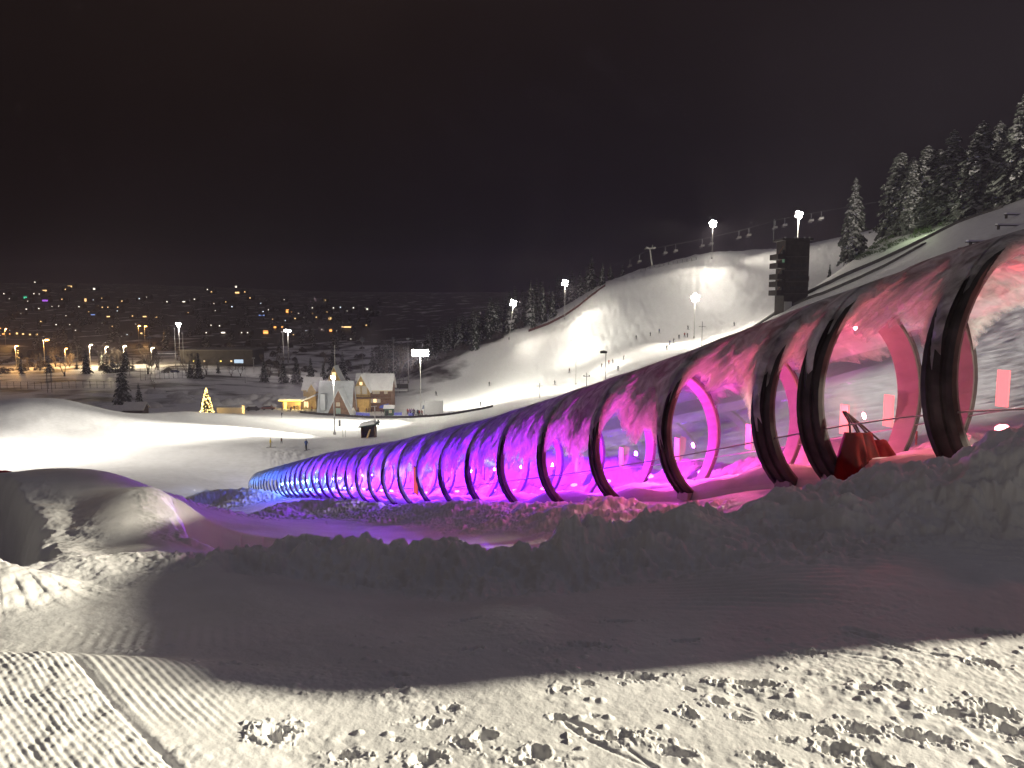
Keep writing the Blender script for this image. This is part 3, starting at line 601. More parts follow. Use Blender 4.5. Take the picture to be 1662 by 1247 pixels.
# ---------------------------------------------------------------- floodlights
white_pole = mat('pale_pole', (.50, .49, .46), .5, metal=.3, var=.15, vs=2)
dark_pole = mat('dark_pole', (.09, .085, .08), .6, metal=.3)
glow = mat('lamp_glow', (.9, .9, .9), .3, 160, ecol=(1, .93, .80))
glow2 = mat('small_lamp_glow', (.9, .9, .9), .3, 70, ecol=(1, .95, .88))
dead = mat('unlit_lamp_glass', (.30, .31, .33), .25)
housing = mat('lamp_housing', (.16, .16, .16), .5, metal=.4)
def flood(px, py, Y, label, group, nh=4, size=.62, power=0, col=(1, .93, .80), pr=.14, lit=True, mt=None, aim=None, rim=0, dx=0, gm=None):
    """a lamp post: pole, crossbar and heads, some ringed and enlarged to imitate glare"""
    b = at(px, Y, py); top = P(px, py, Y); ht = top[2] - b.z
    e = empty('floodlight_pole', (b.x - dx, b.y, b.z - .1), 0, label, 'light pole', group)
    d = Vector((dx, 0, ht + .1))
    MB().tube([(0, 0, -.6), d * .5, d + Vector((0, 0, -.1))], [pr, pr * .85, pr * .6], 10).build('pole', mt or white_pole, e, True)
    MB().tube([(0, 0, -.3), (0, 0, .7)], pr * 2.1, 8).build('footing', mat('grey_concrete', (.35, .34, .32), .9), e)
    ring = nh in (4, 5, 6)  # ringed, enlarged glowing heads stand in for the glare round a lamp
    rows = 2 if nh >= 4 else 1; cols = (nh + rows - 1) // rows; wb = size * 2.2 if ring else (cols - 1) * size * 1.12
    cb = MB(); cb.box(d + Vector((0, 0, -.05)), (wb + .3, .12, .12)); cb.build('crossbar', housing, e)
    d0 = d.copy()
    for i in range(nh):
        if ring: x, zo = (0, size * .95) if i == 0 else (math.cos(6.283 * i / (nh - 1) + .5) * size * 1.02, size * .95 + math.sin(6.283 * i / (nh - 1) + .5) * size * 1.02)
        else: x, zo = -wb / 2 + (wb * (i % cols) / (cols - 1) if cols > 1 else 0), (i // cols) * size * 1.1
        d = d0 + Vector((0, 0, zo))
        h = MB(); h.tube([d + Vector((x, .22, .32)), d + Vector((x, -.05, .16)), d + Vector((x, -.22, .06))], [size * .28, size * .42, size * .52], 10)
        hd = h.build('lamp_head', housing, e)
        g = MB(); c = d + Vector((x, -.235, .05)); n = 12
        g.tube([c, c + Vector((0, -.13, -.07)), c + Vector((0, -.26, -.14))], [size * .60, size * .56, size * .25], n)
        g.build('lens', (gm or glow) if lit else dead, hd, True)
    if power:
        q = Vector((b.x, b.y - .75, b.z + ht - .35)); tg = AIMS.get(px); power = power * (.42 if Y > 200 and Y < 400 else .7)
        lamp('floodlight', q, power * (.05 if tg else 1), col, .5)
        if tg:
            for g in tg: lamp('floodlight', q + Vector((0, -.3, 0)), power * g[2], col, .5, g[3] if len(g) > 3 else 75, hit(g[0], g[1], 120)).data.spot_blend = 1.0
    return e
AIMS = {1157: [(1180, 510, 1.5), (1050, 510, 1.5), (1400, 400, 1.6, 90)], 1296: [(1215, 515, 1.6)], 917: [(1000, 550, 1.6, 90)], 833: [(930, 590, 1.0, 90)], 1128: [(1020, 590, 1.6, 95), (1200, 540, 1.0), (1390, 420, 8.0, 50)], 935: [(830, 650, 1.2, 95), (1000, 590, .8)], 682: [(560, 690, 3.2, 68), (760, 645, 1.2, 80), (100, 690, 4, 60), (940, 560, 5.0, 120), (1150, 440, 40, 40)], 541: [(430, 705, 2.0, 60), (200, 705, 10, 60), (560, 668, 3, 70)]}
GH = 'floodlights on the lit slope'
flood(1157, 367, 366, 'floodlight pole on the crest of the lit hill left of the dark tower', GH, 6, 1.1, 90000)
flood(1296, 353, 232, 'tall thick floodlight pole rising from behind the dark judges tower', GH, 5, .75, 60000, pr=.30)
flood(917, 463, 342, 'floodlight pole at the forest edge beside the red netting', GH, 5, 1.0, 62000)
flood(833, 496, 343, 'leaning floodlight pole at the foot of the forest', GH, 5, 1.0, 70000, dx=1.9)
flood(1128, 488, 278, 'brightest floodlight pole above the row of skiers climbing the slope', GH, 6, 1.0, 85000)
flood(935, 558, 256, 'floodlight pole low on the slope between the forest and the tunnel roof', GH, 5, .8, 70000)
flood(682, 576, 243, 'floodlight pole beside the white screen and the queue of skiers', GH, 10, .95, 120000, col=(1, .97, .84))
flood(541, 613, 187, 'tall grey pole with one small lamp in front of the metal-roofed barn', GH, 1, .9, 60000, col=(1, .95, .84), mt=mat('grey_pole', (.30, .30, .29), .6), pr=.17)
GV = 'floodlights of the valley ball field'
flood(290, 530, 430, 'lit floodlight pole by the long dark rink hall in the valley', GV, 4, 1.0, 11000, gm=glow2, col=(1, .92, .86))
flood(467, 537, 430, 'pair of lit lamps on a pole above the conifer row in the valley', GV, 3, 1.1, 10000, gm=glow2, col=(1, .90, .84))
flood(459, 539, 436, 'second pole close behind the lit lamp pair in the valley', GV, 2, .9, 0, lit=False)
flood(588, 554, 400, 'unlit mast with a wide rack of lamps behind the lodge', GV, 6, .9, 0, lit=False)
flood(638, 549, 345, 'unlit grey mast left of the big bare tree', GV, 2, .6, 0, lit=False)
flood(662, 550, 318, 'unlit grey mast in front of the big bare tree', GV, 2, .6, 0, lit=False)
flood(243, 548, 395, 'unlit pole with a wide flat lamp between the dark conifers', GV, 2, .9, 0, lit=False)
flood(283, 533, 436, 'thin unlit pole just left of the lit lamp by the rink hall', GV, 1, .6, 0, lit=False)
flood(296, 541, 440, 'thin unlit pole just right of the lit lamp by the rink hall', GV, 1, .6, 0, lit=False)
flood(396, 560, 360, 'thin unlit pole left of the conifer row in the valley', GV, 1, .5, 0, lit=False, pr=.08, mt=dark_pole)
# added floodlight pole, unseen off to the left, put in to brighten the run-out
lz_ = hz(-98, 112); e = empty('floodlight_pole', (-98, 112, lz_), 0, 'added floodlight pole, unseen beyond the left rise, brightening the run-out', 'light pole', GH)
MB().tube([(0, 0, -.5), (0, 0, 15)], [.16, .1], 10).build('pole', white_pole, e)
hd = MB().box((.2, .1, 15.1), (.6, 1.8, .8)).build('lamp_head', housing, e); MB().box((.53, .1, 15.1), (.05, 1.6, .6)).build('lens', glow, hd)
lamp('floodlight', (-97.2, 112.3, lz_ + 15), 2.1e5, (1, .95, .86), .5, 125, (-42, 138, lz_ - 2)).data.spot_blend = 1
# the floodlight outside the frame
kb = Vector((KPOS[0] + 1.3, KPOS[1] + .3, hz(KPOS[0] + 1.3, KPOS[1] + .3)))
e = empty('floodlight_pole', kb, 0, 'tall floodlight pole on the hillside beyond the upper end of the tunnel', 'light pole', GH)
MB().tube([(0, 0, -.5), (0, 0, KPOS[2] - kb.z + .3)], [.16, .1], 10).build('pole', white_pole, e)
hd = MB().box((-.55, -.1, KPOS[2] - kb.z + .1), (.5, 1.8, .9)).build('lamp_head', housing, e)
MB().box((-.83, -.1, KPOS[2] - kb.z + .1), (.05, 1.6, .7)).build('lens', glow, hd)

# ---------------------------------------------------------------- trees
needle = mat('conifer_needles', (.020, .030, .021), .8, var=.5, vs=1.2)
needle_l = mat('frosted_needles', (.085, .095, .080), .8, var=.5, vs=1.0)
tsnow = mat('branch_snow', (.50, .50, .49), .7)
bark = mat('dark_bark', (.05, .04, .032), .9, var=.4, vs=5)
def conifer(h, seed, levels, per, segs, frost=.3, wid=.19, gap=0.):
    rn = random.Random(seed); m = MB(); lean = rn.uniform(-.02, .02)
    for i in range(levels):
        f = (i + rn.random() * .7) / levels; z = h * (.05 + .94 * f)
        rad = h * wid * (1 - f) ** (.6 if frost > .55 else .82) * rn.uniform(.72, 1.15) + h * .008
        if rn.random() < gap: rad *= .5
        a0 = rn.random() * 6.28
        for k in range(per):
            a = a0 + 6.283 * k / per + rn.uniform(-.35, .35); L = rad * rn.uniform(.55, 1.15)
            ca_, sa_ = math.cos(a), math.sin(a)
            for s in range(segs):
                t0 = .12 + .88 * s / segs; t1 = .12 + .88 * (s + 1.3) / segs; dr = .30 + .35 * (1 - f)
                wv = L * .20 * (1.25 - t0 * .7) * rn.uniform(.6, 1.4) + h * .004
                za = z - L * dr * t0 ** 1.4 + L * .10; zb = z - L * dr * t1 ** 1.4 + L * .10 - rn.uniform(0, .12) * L
                j = rn.uniform(-.25, .25) * wv; rl = rn.uniform(-.6, .6) * wv
                b = [(ca_ * L * t0 - sa_ * (-wv + j), sa_ * L * t0 + ca_ * (-wv + j), za - rl), (ca_ * L * t0 - sa_ * (wv + j), sa_ * L * t0 + ca_ * (wv + j), za + rl),
                     (ca_ * L * t1 - sa_ * (wv * .45 + j), sa_ * L * t1 + ca_ * (wv * .45 + j), zb + rl), (ca_ * L * t1 - sa_ * (-wv * .5 + j), sa_ * L * t1 + ca_ * (-wv * .5 + j), zb - rl)]
                b = [(x + lean * zz, y, zz) for x, y, zz in b]
                m.add(b, [(0, 1, 2, 3)], 0)
                # hanging twigs
                mx_, my_ = ca_ * L * (t0 + t1) / 2, sa_ * L * (t0 + t1) / 2; zm = (za + zb) / 2; dn = wv * rn.uniform(.5, 1.1)
                m.add([(mx_ - ca_ * wv * .7, my_ - sa_ * wv * .7, zm), (mx_ + ca_ * wv * .7, my_ + sa_ * wv * .7, zm), (mx_ + ca_ * wv * .3 + sa_ * j, my_ + sa_ * wv * .3, zm - dn)], [(0, 1, 2)], 0)
                if rn.random() < frost:
                    q = h * .004; m.add([(x * .97, y * .97, zz + q + .02) for x, y, zz in b], [(0, 1, 2, 3)], 1)
    return m
def trunk_mb(h, r): return MB().tube([(0, 0, -h * .05), (0, 0, h * .45), (0, 0, h * .96)], [r, r * .6, r * .12], 7)
def tree_kind(h, seed, lv, per, sg, frost, wid, nm='conifer', gap=0.):
    cm = conifer(h, seed, lv, per, sg, frost, wid, gap); return cm.mesh('crown', [nm, tsnow] if not isinstance(nm, str) else [needle, tsnow]), trunk_mb(h, h * .016).mesh('trunk', bark), h
FAR = [tree_kind(16, 10 + i, 22, 6, 3, .22 + .05 * i, .15 + .012 * i, gap=.15) for i in range(5)]
MID = [tree_kind(12, 30 + i, 30, 8, 4, .30, .21 + .015 * i) for i in range(3)]
BIG = [tree_kind(20, 50 + i, 46, 11, 6, .62, .20 + .015 * (i % 3), needle_l, gap=.2) for i in range(4)]
rt = random.Random(12)
def plant(kind, loc, h, label, group, name='conifer_tree', sx=1.):
    e = empty(name, loc, rt.uniform(0, 6.28), label, 'tree', group); k = h / kind[2]; e.scale = (k * sx, k * sx, k)
    link('trunk', kind[1], e); link('crown', kind[0], e); return e
# large frosted conifers beside the jump hill
for px, top, Y, lab in [(1386, 290, 193, 'leftmost frosted conifer beside the jump hill, slim and standing clear of the others'), (1455, 249, 186, 'broad frosted conifer, second from the left beside the jump hill'),
                        (1500, 238, 178, 'frosted conifer standing close behind the green-lit bank'), (1540, 212, 172, 'tall pale conifer behind the green-lit bank with a pointed double top'),
                        (1585, 198, 160, 'dark conifer right of the tall pale double-topped conifer'), (1622, 205, 156, 'shadowed conifer low between its two taller neighbours'), (1655, 148, 146, 'tallest conifer on the hillside at the right edge of the photo'),
                        (1700, 120, 140, 'conifer just beyond the right edge of the wooded hillside')]:
    b = at(px, Y, 380); tp = P(px, top, Y); plant(BIG[rt.randrange(4)], b, tp[2] - b.z + .5, lab, 'frosted conifers beside the jump hill', sx=rt.uniform(1.05, 1.3) * (.8 if px == 1386 else 1.15))
for i in range(16):
    px = rt.uniform(1470, 1760); Y = rt.uniform(165, 215); b = at(px, Y, 330)
    plant(BIG[rt.randrange(4)], b, rt.uniform(12, 18), 'dim conifer in the dark wood behind the frosted row on the right hillside', 'dark wood on the right hillside', sx=1.2)
# forest beyond the lit slope: the trees that show largest as things, the deep rest as one mass
def tree_mass(lst, name, label, cat):
    out = MB()
    for kind, loc, h, rz, sx in lst:
        k = h / kind[2]; co_, si_ = math.cos(rz), math.sin(rz); vs = []; me = kind[0]
        for q in me.vertices:
            x, y, z = q.co[0] * k * sx, q.co[1] * k * sx, q.co[2] * k; vs.append((loc[0] + x * co_ - y * si_, loc[1] + x * si_ + y * co_, loc[2] + z))
        n0 = len(out.v); out.v += vs
        for p in me.polygons: out.f.append(tuple(n0 + i for i in p.vertices)); out.mi.append(p.material_index)
    me = bpy.data.meshes.new(name); me.from_pydata(out.v, [], out.f); me.materials.append(needle); me.materials.append(tsnow); me.polygons.foreach_set('material_index', out.mi)
    o = bpy.data.objects.new(name, me); sc.collection.objects.link(o); tag(o, label, cat, None, 'stuff')
deep = []
cnt = 0
while cnt < 285:
    px = rt.uniform(600, 1010) if cnt < 200 else rt.uniform(640, 880); Y = rt.uniform(372, 520) if cnt < 200 else rt.uniform(362, 420)
    x, y = ray(px, 500)[0] * Y, Y
    if px < 690 and Y < 430: continue
    b = at(px, Y, 500)
    hgt = rt.uniform(11, 19) * (1.15 if 800 < px < 940 else 1) * (.55 if px > 975 else 1)
    if Y > 425: deep.append((FAR[rt.randrange(5)], b, hgt, rt.uniform(0, 6), 1)); cnt += 1; continue
    plant(FAR[rt.randrange(5)], b, hgt, 'dark snow-dusted conifer in the forest beyond the floodlit slope', 'forest beyond the floodlit slope'); cnt += 1
for i in range(64):
    px = rt.uniform(672, 800) if i < 44 else rt.uniform(612, 700); Y = 352 + (px - 690) * .05 + rt.uniform(0, 45) + (60 if px < 690 else 0); b = at(px, Y, 560)
    plant(FAR[rt.randrange(5)], b, rt.uniform(13, 20), 'tall dark conifer low in the forest between the big bare tree and the leaning floodlight', 'lower forest beside the slope')
tree_mass(deep, 'distant_forest', 'deep dark mass of conifers behind the forest edge beyond the slope', 'forest')
for px, Y, h, lab in [(771, 342, 15, 'pale frosted conifer alone at the foot of the forest, left of the leaning floodlight'), (866, 352, 11, 'short conifer at the forest edge right of the leaning floodlight'), (882, 358, 17, 'tall narrow conifer lit from the side at the forest edge'),
                      (897, 360, 13, 'conifer between the tall narrow conifer and the red netting'), (977, 366, 11, 'snowy conifer on the crest at the upper end of the red netting'), (990, 372, 8, 'small conifer beside the snowy conifer on the crest'),
                      (1343, 196, 3.4, 'small snowy sapling on the edge of the jump hill')]:
    plant(MID[rt.randrange(3)], at(px, Y, 520), h, lab, 'conifers at the slope edge', sx=.7)
for px, Y, h, lab in [(428, 372, 12, 'first conifer from the left in the row behind the lodge'), (460, 374, 12, 'second conifer from the left in the row behind the lodge'), (481, 372, 14, 'third conifer from the left in the row behind the lodge'), (504, 366, 14, 'broad conifer in the middle of the row behind the lodge'),
                      (525, 360, 12, 'conifer just left of the cupola in the row behind the lodge'), (540, 366, 19, 'tall dark conifer behind the cupola'), (556, 352, 17, 'tall dark conifer at the right end of the row, beside the cupola'),
                      (140, 395, 13, 'isolated conifer on the dark valley meadow at left'), (204, 420, 14, 'conifer at the edge of the orange-lit street'), (197, 262, 17, 'big conifer rising behind the snowy shed'), (223, 260, 9, 'small conifer close behind the right end of the snowy shed'), (322, 370, 13, 'conifer right of the valley floodlight'), (308, 372, 9, 'shorter conifer leaning against the one right of the valley floodlight')]:
    plant(MID[rt.randrange(3)], at(px, Y, 600), h, lab, 'conifers on the valley floor', sx=.95)
# green-lit scrub on the bank below the conifers
scrub = mat('green_scrub', (.05, .085, .03), .8, var=.5, vs=2)
for i in range(26):
    px = rt.uniform(1392, 1530); Y = rt.uniform(172, 188) - (px - 1392) * .10; b = at(px, Y, 400); m = MB(); rn = random.Random(i)
    for k in range(170):
        a = rn.uniform(0, 6.28); r = rn.random() ** .5 * 1.3; z = rn.random() * 1.5 * (1 - r / 1.7); s = rn.uniform(.08, .2)
        c = Vector((math.cos(a) * r, math.sin(a) * r, z)); d1 = Vector((rn.uniform(-1, 1), rn.uniform(-1, 1), rn.uniform(-1, 1))).normalized() * s; d2 = Vector((rn.uniform(-1, 1), rn.uniform(-1, 1), rn.uniform(-1, 1))).normalized() * s
        m.add([c - d1, c + d2, c + d1 * 1.5], [(0, 1, 2)])
    o = m.build('scrub_bush', scrub, None, loc=b); tag(o, 'low green bush on the bank under the frosted conifers', 'bush', 'green bushes on the bank below the conifers')
lamp('floodlight', at(1455, 172, 400) + Vector((-2, -9, 5)), 900, (.8, 1, .6), .3)
# bare broadleaf trees
twig = mat('bare_twigs', (.16, .135, .11), .9, var=.3, vs=2)
def bare(h, seed, dense=1.):
    rn = random.Random(seed); m = MB()
    def grow(p, d, L, r, lv):
        q = p + d * L; m.tube([p, p.lerp(q, .5) + Vector((rn.uniform(-1, 1), rn.uniform(-1, 1), 0)) * L * .06, q], [r, r * .8, r * .6], 4, caps=False)
        if lv == 0: return
        for k in range(rn.randint(2, 4) if lv > 1 else int(4 * dense)):
            a = rn.uniform(0, 6.28); sp = rn.uniform(.35, .85); t = d.cross(Vector((math.cos(a), math.sin(a), .3))).normalized()
            nd = (d * (1 - sp * .4) + t * sp + Vector((0, 0, .15))).normalized()
            grow(p.lerp(q, rn.uniform(.55, 1)), nd, L * rn.uniform(.55, .8), r * .55, lv - 1)
    for i in range(3):
        a = rn.uniform(0, 6.28); grow(Vector((math.cos(a) * .3, math.sin(a) * .3, h * .12)), Vector((math.cos(a) * .35, math.sin(a) * .35, 1)).normalized(), h * .32, h * .018, 4)
    t = MB().tube([(0, 0, -.5), (0, 0, h * .16)], [h * .035, h * .028], 8)
    return m.mesh('branches', twig), t.mesh('trunk', bark), h
BARE = [bare(12, 4), bare(12, 9, 1.2), bare(8, 6)]
def bareplant(k, px, Y, h, lab, grp='bare trees in the valley', py=600):
    b = at(px, Y, py); e = empty('bare_tree', b, rt.uniform(0, 6.28), lab, 'tree', grp); e.scale = (h / BARE[k][2],) * 3
    link('trunk', BARE[k][1], e); link('branches', BARE[k][0], e)
for k, px, Y, h, lab in [(1, 648, 345, 19, 'big spreading bare tree lit from the side at the foot of the forest'), (0, 668, 352, 14, 'second bare tree with pale limbs right of the big spreading one'), (1, 630, 360, 12, 'bare tree leaning left of the big spreading one'), (0, 452, 415, 14, 'pale round bare tree beside the lit lamp pair'),
                         (2, 104, 380, 12, 'thin bare tree on the dark meadow at the left'), (0, 240, 390, 15, 'bare tree among the dark conifers in the valley'), (1, 312, 400, 15, 'bare tree right of the valley floodlight'), (0, 185, 440, 13, 'snow-laden bare tree on the orange-lit street'), (2, 113, 450, 10, 'round frosted bare tree beside the orange street lamp'),
                         (2, 46, 430, 9, 'bare tree at the left end of the street'), (2, 390, 400, 9, 'bare tree between the rink hall and the lamp pair'), (2, 375, 395, 8, 'small bare tree below the rink hall'), (2, 590, 430, 9, 'bare tree behind the unlit lamp rack'), (1, 525, 470, 14, 'wide bare tree on the dark bank behind the conifer row'), (2, 250, 300, 6, 'low bare tree behind the ploughed snow heaps')]:
    bareplant(k, px, Y, h, lab)
# dark round shrubs on the valley bank
shrub_m = MB(); rn = random.Random(8)
for k in range(500):
    a = rn.uniform(0, 6.28); zz = rn.random(); r = rn.random() ** .5 * math.sqrt(max(1 - zz * zz, 0)) * 1.6; s = rn.uniform(.1, .28); c = Vector((math.cos(a) * r, math.sin(a) * r, zz * 1.7))
    d1 = Vector((rn.uniform(-1, 1), rn.uniform(-1, 1), rn.uniform(-1, 1))) * s; d2 = Vector((rn.uniform(-1, 1), rn.uniform(-1, 1), rn.uniform(-1, 1))) * s; shrub_m.add([c - d1, c + d2, c + d1], [(0, 1, 2)])
shrub = shrub_m.mesh('bare_shrub', mat('brown_twigs', (.045, .036, .03), .9))
for i in range(120):
    px = rt.uniform(-20, 620); Y = rt.uniform(400, 620)
    if 300 < px < 430 and Y < 480: continue
    b = at(px, Y, 590); o = link('bare_shrub', shrub, None, b, rt.uniform(0, 6), (rt.uniform(1, 2.4), rt.uniform(1, 2.4), rt.uniform(.8, 2.2))); tag(o, 'dark leafless shrub on the unlit valley floor', 'shrub', 'leafless shrubs across the valley')
for i in range(34):
    px = rt.uniform(640, 850); Y = 331 + (px - 640) * .1 + rt.uniform(3, 22); b = at(px, Y, 590); o = link('bare_shrub', shrub, None, b, rt.uniform(0, 6), (rt.uniform(1, 2), rt.uniform(1, 2), rt.uniform(.8, 1.8))); tag(o, 'dark shrub along the unlit edge of the piste', 'shrub', 'shrubs along the edge of the piste')

# ---------------------------------------------------------------- lit Christmas tree
b = at(336, 222, 668); xt = empty('christmas_tree', b, 0, 'Christmas tree wrapped in warm golden fairy lights by the parking place', 'tree')
hx = 7.6; km = tree_kind(hx, 77, 26, 9, 3, .1, .25); link('trunk', km[1], xt); link('crown', km[0], xt)
m = MB(); rn = random.Random(2)
for i in range(190):
    f = rn.random() ** 1.3; a = rn.uniform(0, 6.28); r = hx * .25 * (1 - f) ** .85 * rn.uniform(.85, 1.08); m.box((math.cos(a) * r, math.sin(a) * r, hx * (.04 + .95 * f)), (.16, .16, .16), rn.random())
o = m.build('fairy_lights', mat('warm_bulbs', (.9, .7, .3), .4, 7, ecol=(1, .66, .20)), xt); o['kind'] = 'stuff'
lamp('tree_glow', b + Vector((0, -3.2, 3)), 900, (1, .7, .3), 1)

# ---------------------------------------------------------------- lodge and the buildings round it
wood = mat('brown_boards', (.15, .085, .055), .75, var=.3, vs=1.5); wood_y = mat('honey_boards', (.42, .28, .10), .7, var=.2, vs=1.5)
trim = mat('pale_trim', (.55, .47, .30), .6); metal_roof = mat('grey_metal_roof', (.46, .48, .49), .45, metal=.15, var=.12, vs=.8); rsnow = mat('roof_snow', (.80, .79, .77), .7, var=.06, vs=1)
dark = mat('dark_opening', (.02, .018, .016), .6); green = mat('dark_green_paint', (.045, .085, .06), .6)
warm = mat('warm_window', (.3, .2, .1), .3, 1.6, ecol=(1, .72, .36)); dimwin = mat('dim_window', (.12, .12, .12), .2, .25, ecol=(1, .8, .55)); yellow = mat('yellow_light', (.8, .6, .1), .4, 2.2, ecol=(1, .78, .16))
def gable(parent, x0, x1, y0, y1, ev, rg, axis='x', roofm=rsnow, wallm=wood, ov=.5, th=.28, tm=trim, zb=0., snow=True):
    """walls with a pitched roof; axis is the way the ridge runs"""
    w_ = MB()
    if axis == 'x':
        ym = (y0 + y1) / 2; w_.prism([(y0, zb - 1), (y1, zb - 1), (y1, ev), (ym, rg), (y0, ev)], x0, x1, 0, 'x')
        prof = lambda d: [(y0 - ov, ev - ov * (rg - ev) / (ym - y0) + .02), (ym, rg + .02), (y1 + ov, ev - ov * (rg - ev) / (ym - y0) + .02), (y1 + ov, ev - ov * (rg - ev) / (ym - y0) + d), (ym, rg + d * 1.25), (y0 - ov, ev - ov * (rg - ev) / (ym - y0) + d)]
        a, b_, ax = x0 - ov, x1 + ov, 'x'
    else:
        xm = (x0 + x1) / 2; w_.prism([(x0, zb - 1), (x1, zb - 1), (x1, ev), (xm, rg), (x0, ev)], y0, y1, 0, 'y')
        prof = lambda d: [(x0 - ov, ev - ov * (rg - ev) / (xm - x0) + .02), (xm, rg + .02), (x1 + ov, ev - ov * (rg - ev) / (xm - x0) + .02), (x1 + ov, ev - ov * (rg - ev) / (xm - x0) + d), (xm, rg + d * 1.25), (x0 - ov, ev - ov * (rg - ev) / (xm - x0) + d)]
        a, b_, ax = y0 - ov, y1 + ov, 'y'
    w_.build('wall', wallm, parent)
    r = MB(); r.prism(prof(th), a, b_, 0, ax); ro = r.build('roof', roofm, parent)
    if tm and axis == 'y':      # bargeboards on the front
        xm = (x0 + x1) / 2; dz = ov * (rg - ev) / (xm - x0)
        t = MB(); t.prism([(x0 - ov, ev - dz - .15), (xm, rg - .12), (x1 + ov, ev - dz - .15), (x1 + ov, ev - dz + .1), (xm, rg + .16), (x0 - ov, ev - dz + .1)], a - .08, a - .005, 0, 'y'); t.build('bargeboard', tm, ro)
    elif tm:
        dz = ov * (rg - ev) / ((y1 - y0) / 2); MB().box(((x0 + x1) / 2, y0 - ov - .03, ev - dz + .1), (x1 - x0 + 2 * ov, .06, .26)).build('fascia', tm, ro)
    return ro
def win(parent, x, y, z, w_, h_, m=warm, n=1):
    f = MB().box((x, y, z), (w_ + .2, .08, h_ + .2)).build('window', trim, parent); MB().box((x, y - .05, z), (w_, .04, h_)).build('pane', m, f); return f
Sx = 245 / F
def X(px, Y=245): return (px - 831) / F / .9945 * Y
lb = at(545, 247, 670); LZ = lb.z
barn = empty('barn', (X(545, 244), 244, LZ), 0, 'steep grey metal-roofed barn with a brown A-frame gable in front of the lodge', 'barn')
ox = lambda px: X(px, 244) - X(545, 244)
gable(barn, ox(514), ox(569), 0, 8.5, 1.0, 10.4, 'x', metal_roof, wood, .25, .18, None)
gable(barn, ox(534), ox(572), -3.6, 3.6, .6, 8.6, 'y', metal_roof, wood, .3, .18, metal_roof)
m = MB(); m.box((ox(525), -.3, 4.4), (1.6, 3.2, 5.2)); m.build('shed_dormer', metal_roof, barn)
MB().box((ox(552), -3.66, 1.5), (1.5, .1, 2.6)).build('door', mat('grey_green_door', (.20, .26, .22), .6), barn); win(barn, ox(552), -3.66, 4.0, .9, 1.0, dimwin)
MB().box((ox(556), -4.2, .25), (3.0, 1.2, .5)).build('step', wood, barn)
for k in range(9): pass
lodge = empty('lodge', (X(560, 258), 258, LZ), 0, 'timber lodge with snowy roofs, yellow-trimmed gables and a cupola tower behind the grey barn', 'lodge')
lx = lambda px: X(px, 258) - X(560, 258)
S8 = 258 / F; lz = lambda py: P(560, py, 258)[2] - LZ
# cupola
gable(lodge, lx(532), lx(551), 1, 6.5, lz(616), lz(596), 'y', metal_roof, wood_y, .5, .2, trim)
MB().box((lx(541), .98, lz(608)), (1.3, .08, 1.2)).build('window', warm, lodge); MB().tube([(lx(541), 3, lz(596)), (lx(541), 3, lz(561))], .09, 6).build('flagpole', white_pole, lodge)
# right wing: long snowy roof, cross gable with tall windows
gable(lodge, lx(577), lx(634), 0, 9, lz(632), lz(611), 'x', rsnow, wood, .6, .45, trim)
gable(lodge, lx(576), lx(601), -2.5, 4, lz(632), lz(609), 'y', rsnow, wood_y, .55, .35, trim)
win(lodge, lx(583), -2.56, lz(632), 1.6, 2.6, dimwin); win(lodge, lx(593.5), -2.56, lz(632), 1.6, 2.6, dimwin); win(lodge, lx(588.3), -2.56, lz(621.5), .9, 1.0, warm)
for q in (607, 613, 626): win(lodge, lx(q), -.06, lz(636), .9, 1.2, dimwin)
dk = MB(); dk.box((lx(606), -3.4, lz(644)), (lx(634) - lx(574), 3.2, .3)); dko = dk.build('deck', wood, lodge)
r_ = MB(); r_.box((lx(604), -4.95, lz(639)), (lx(630) - lx(574), .1, .1)); r_.build('rail', wood, dko)
for q in range(574, 632, 4): MB().box((lx(q), -4.9, lz(641.6)), (.08, .08, lz(639) - lz(644))).build('baluster', wood, dko)
for q in (580, 586, 590, 604, 608, 614): win(lodge, lx(q), -.07, lz(650), 1.0, 1.4, warm if q in (586, 608, 590) else dimwin)
# left wing: small gable and a low yellow-lit roof
gable(lodge, lx(489), lx(514), 2, 9, lz(633), lz(617), 'x', rsnow, wood_y, .5, .4, trim)
gable(lodge, lx(500), lx(512), -.5, 5, lz(633), lz(624), 'y', rsnow, wood_y, .4, .3, trim)
m = MB(); m.prism([(lx(477), lz(655)), (lx(514), lz(639)), (lx(514), lz(641.5)), (lx(477), lz(657))], -3.5, 2, 0, 'y'); m.build('roof', rsnow, lodge)
MB().box(((lx(481) + lx(513)) / 2, .5, lz(657) / 2 + .6), (lx(513) - lx(481), 1.5, lz(645) - 0)).build('wall', wood_y, lodge)
MB().box((lx(488), -3.3, lz(656)), (1.0, .3, .25)).build('eave_light', yellow, lodge)
for q in (494, 499, 505, 510): win(lodge, lx(q), -.3, 1.6, .9, 2.0, warm)
lamp('lodge_light', (X(487, 256), 252.5, LZ + 2.6), 350, (1, .72, .28), .4)
lamp('lodge_light', (X(590, 256), 253.2, LZ + 2.2), 120, (1, .8, .5), .4)
kiosk = empty('kiosk', (X(470, 254), 254, LZ), 0, 'low yellow-lit kiosk with a flat snowy roof left of the lodge', 'kiosk')
kx = lambda px: X(px, 254) - X(470, 254)
MB().box((kx(472), 2, 1.4), (kx(489) - kx(458), 4, 4.2)).build('wall', wood_y, kiosk)
MB().box((kx(472), 1.6, 3.9), (kx(492) - kx(454), 6, .5)).build('roof', rsnow, kiosk); MB().box((kx(472), -1.45, 3.55), (kx(492) - kx(454), .1, .3)).build('fascia', yellow, kiosk)
MB().box((kx(462), -.06, 1.75), (.95, .1, 2.6)).build('door', yellow, kiosk)
lamp('kiosk_light', (X(468, 252), 250.5, LZ + 3), 260, (1, .74, .25), .4)
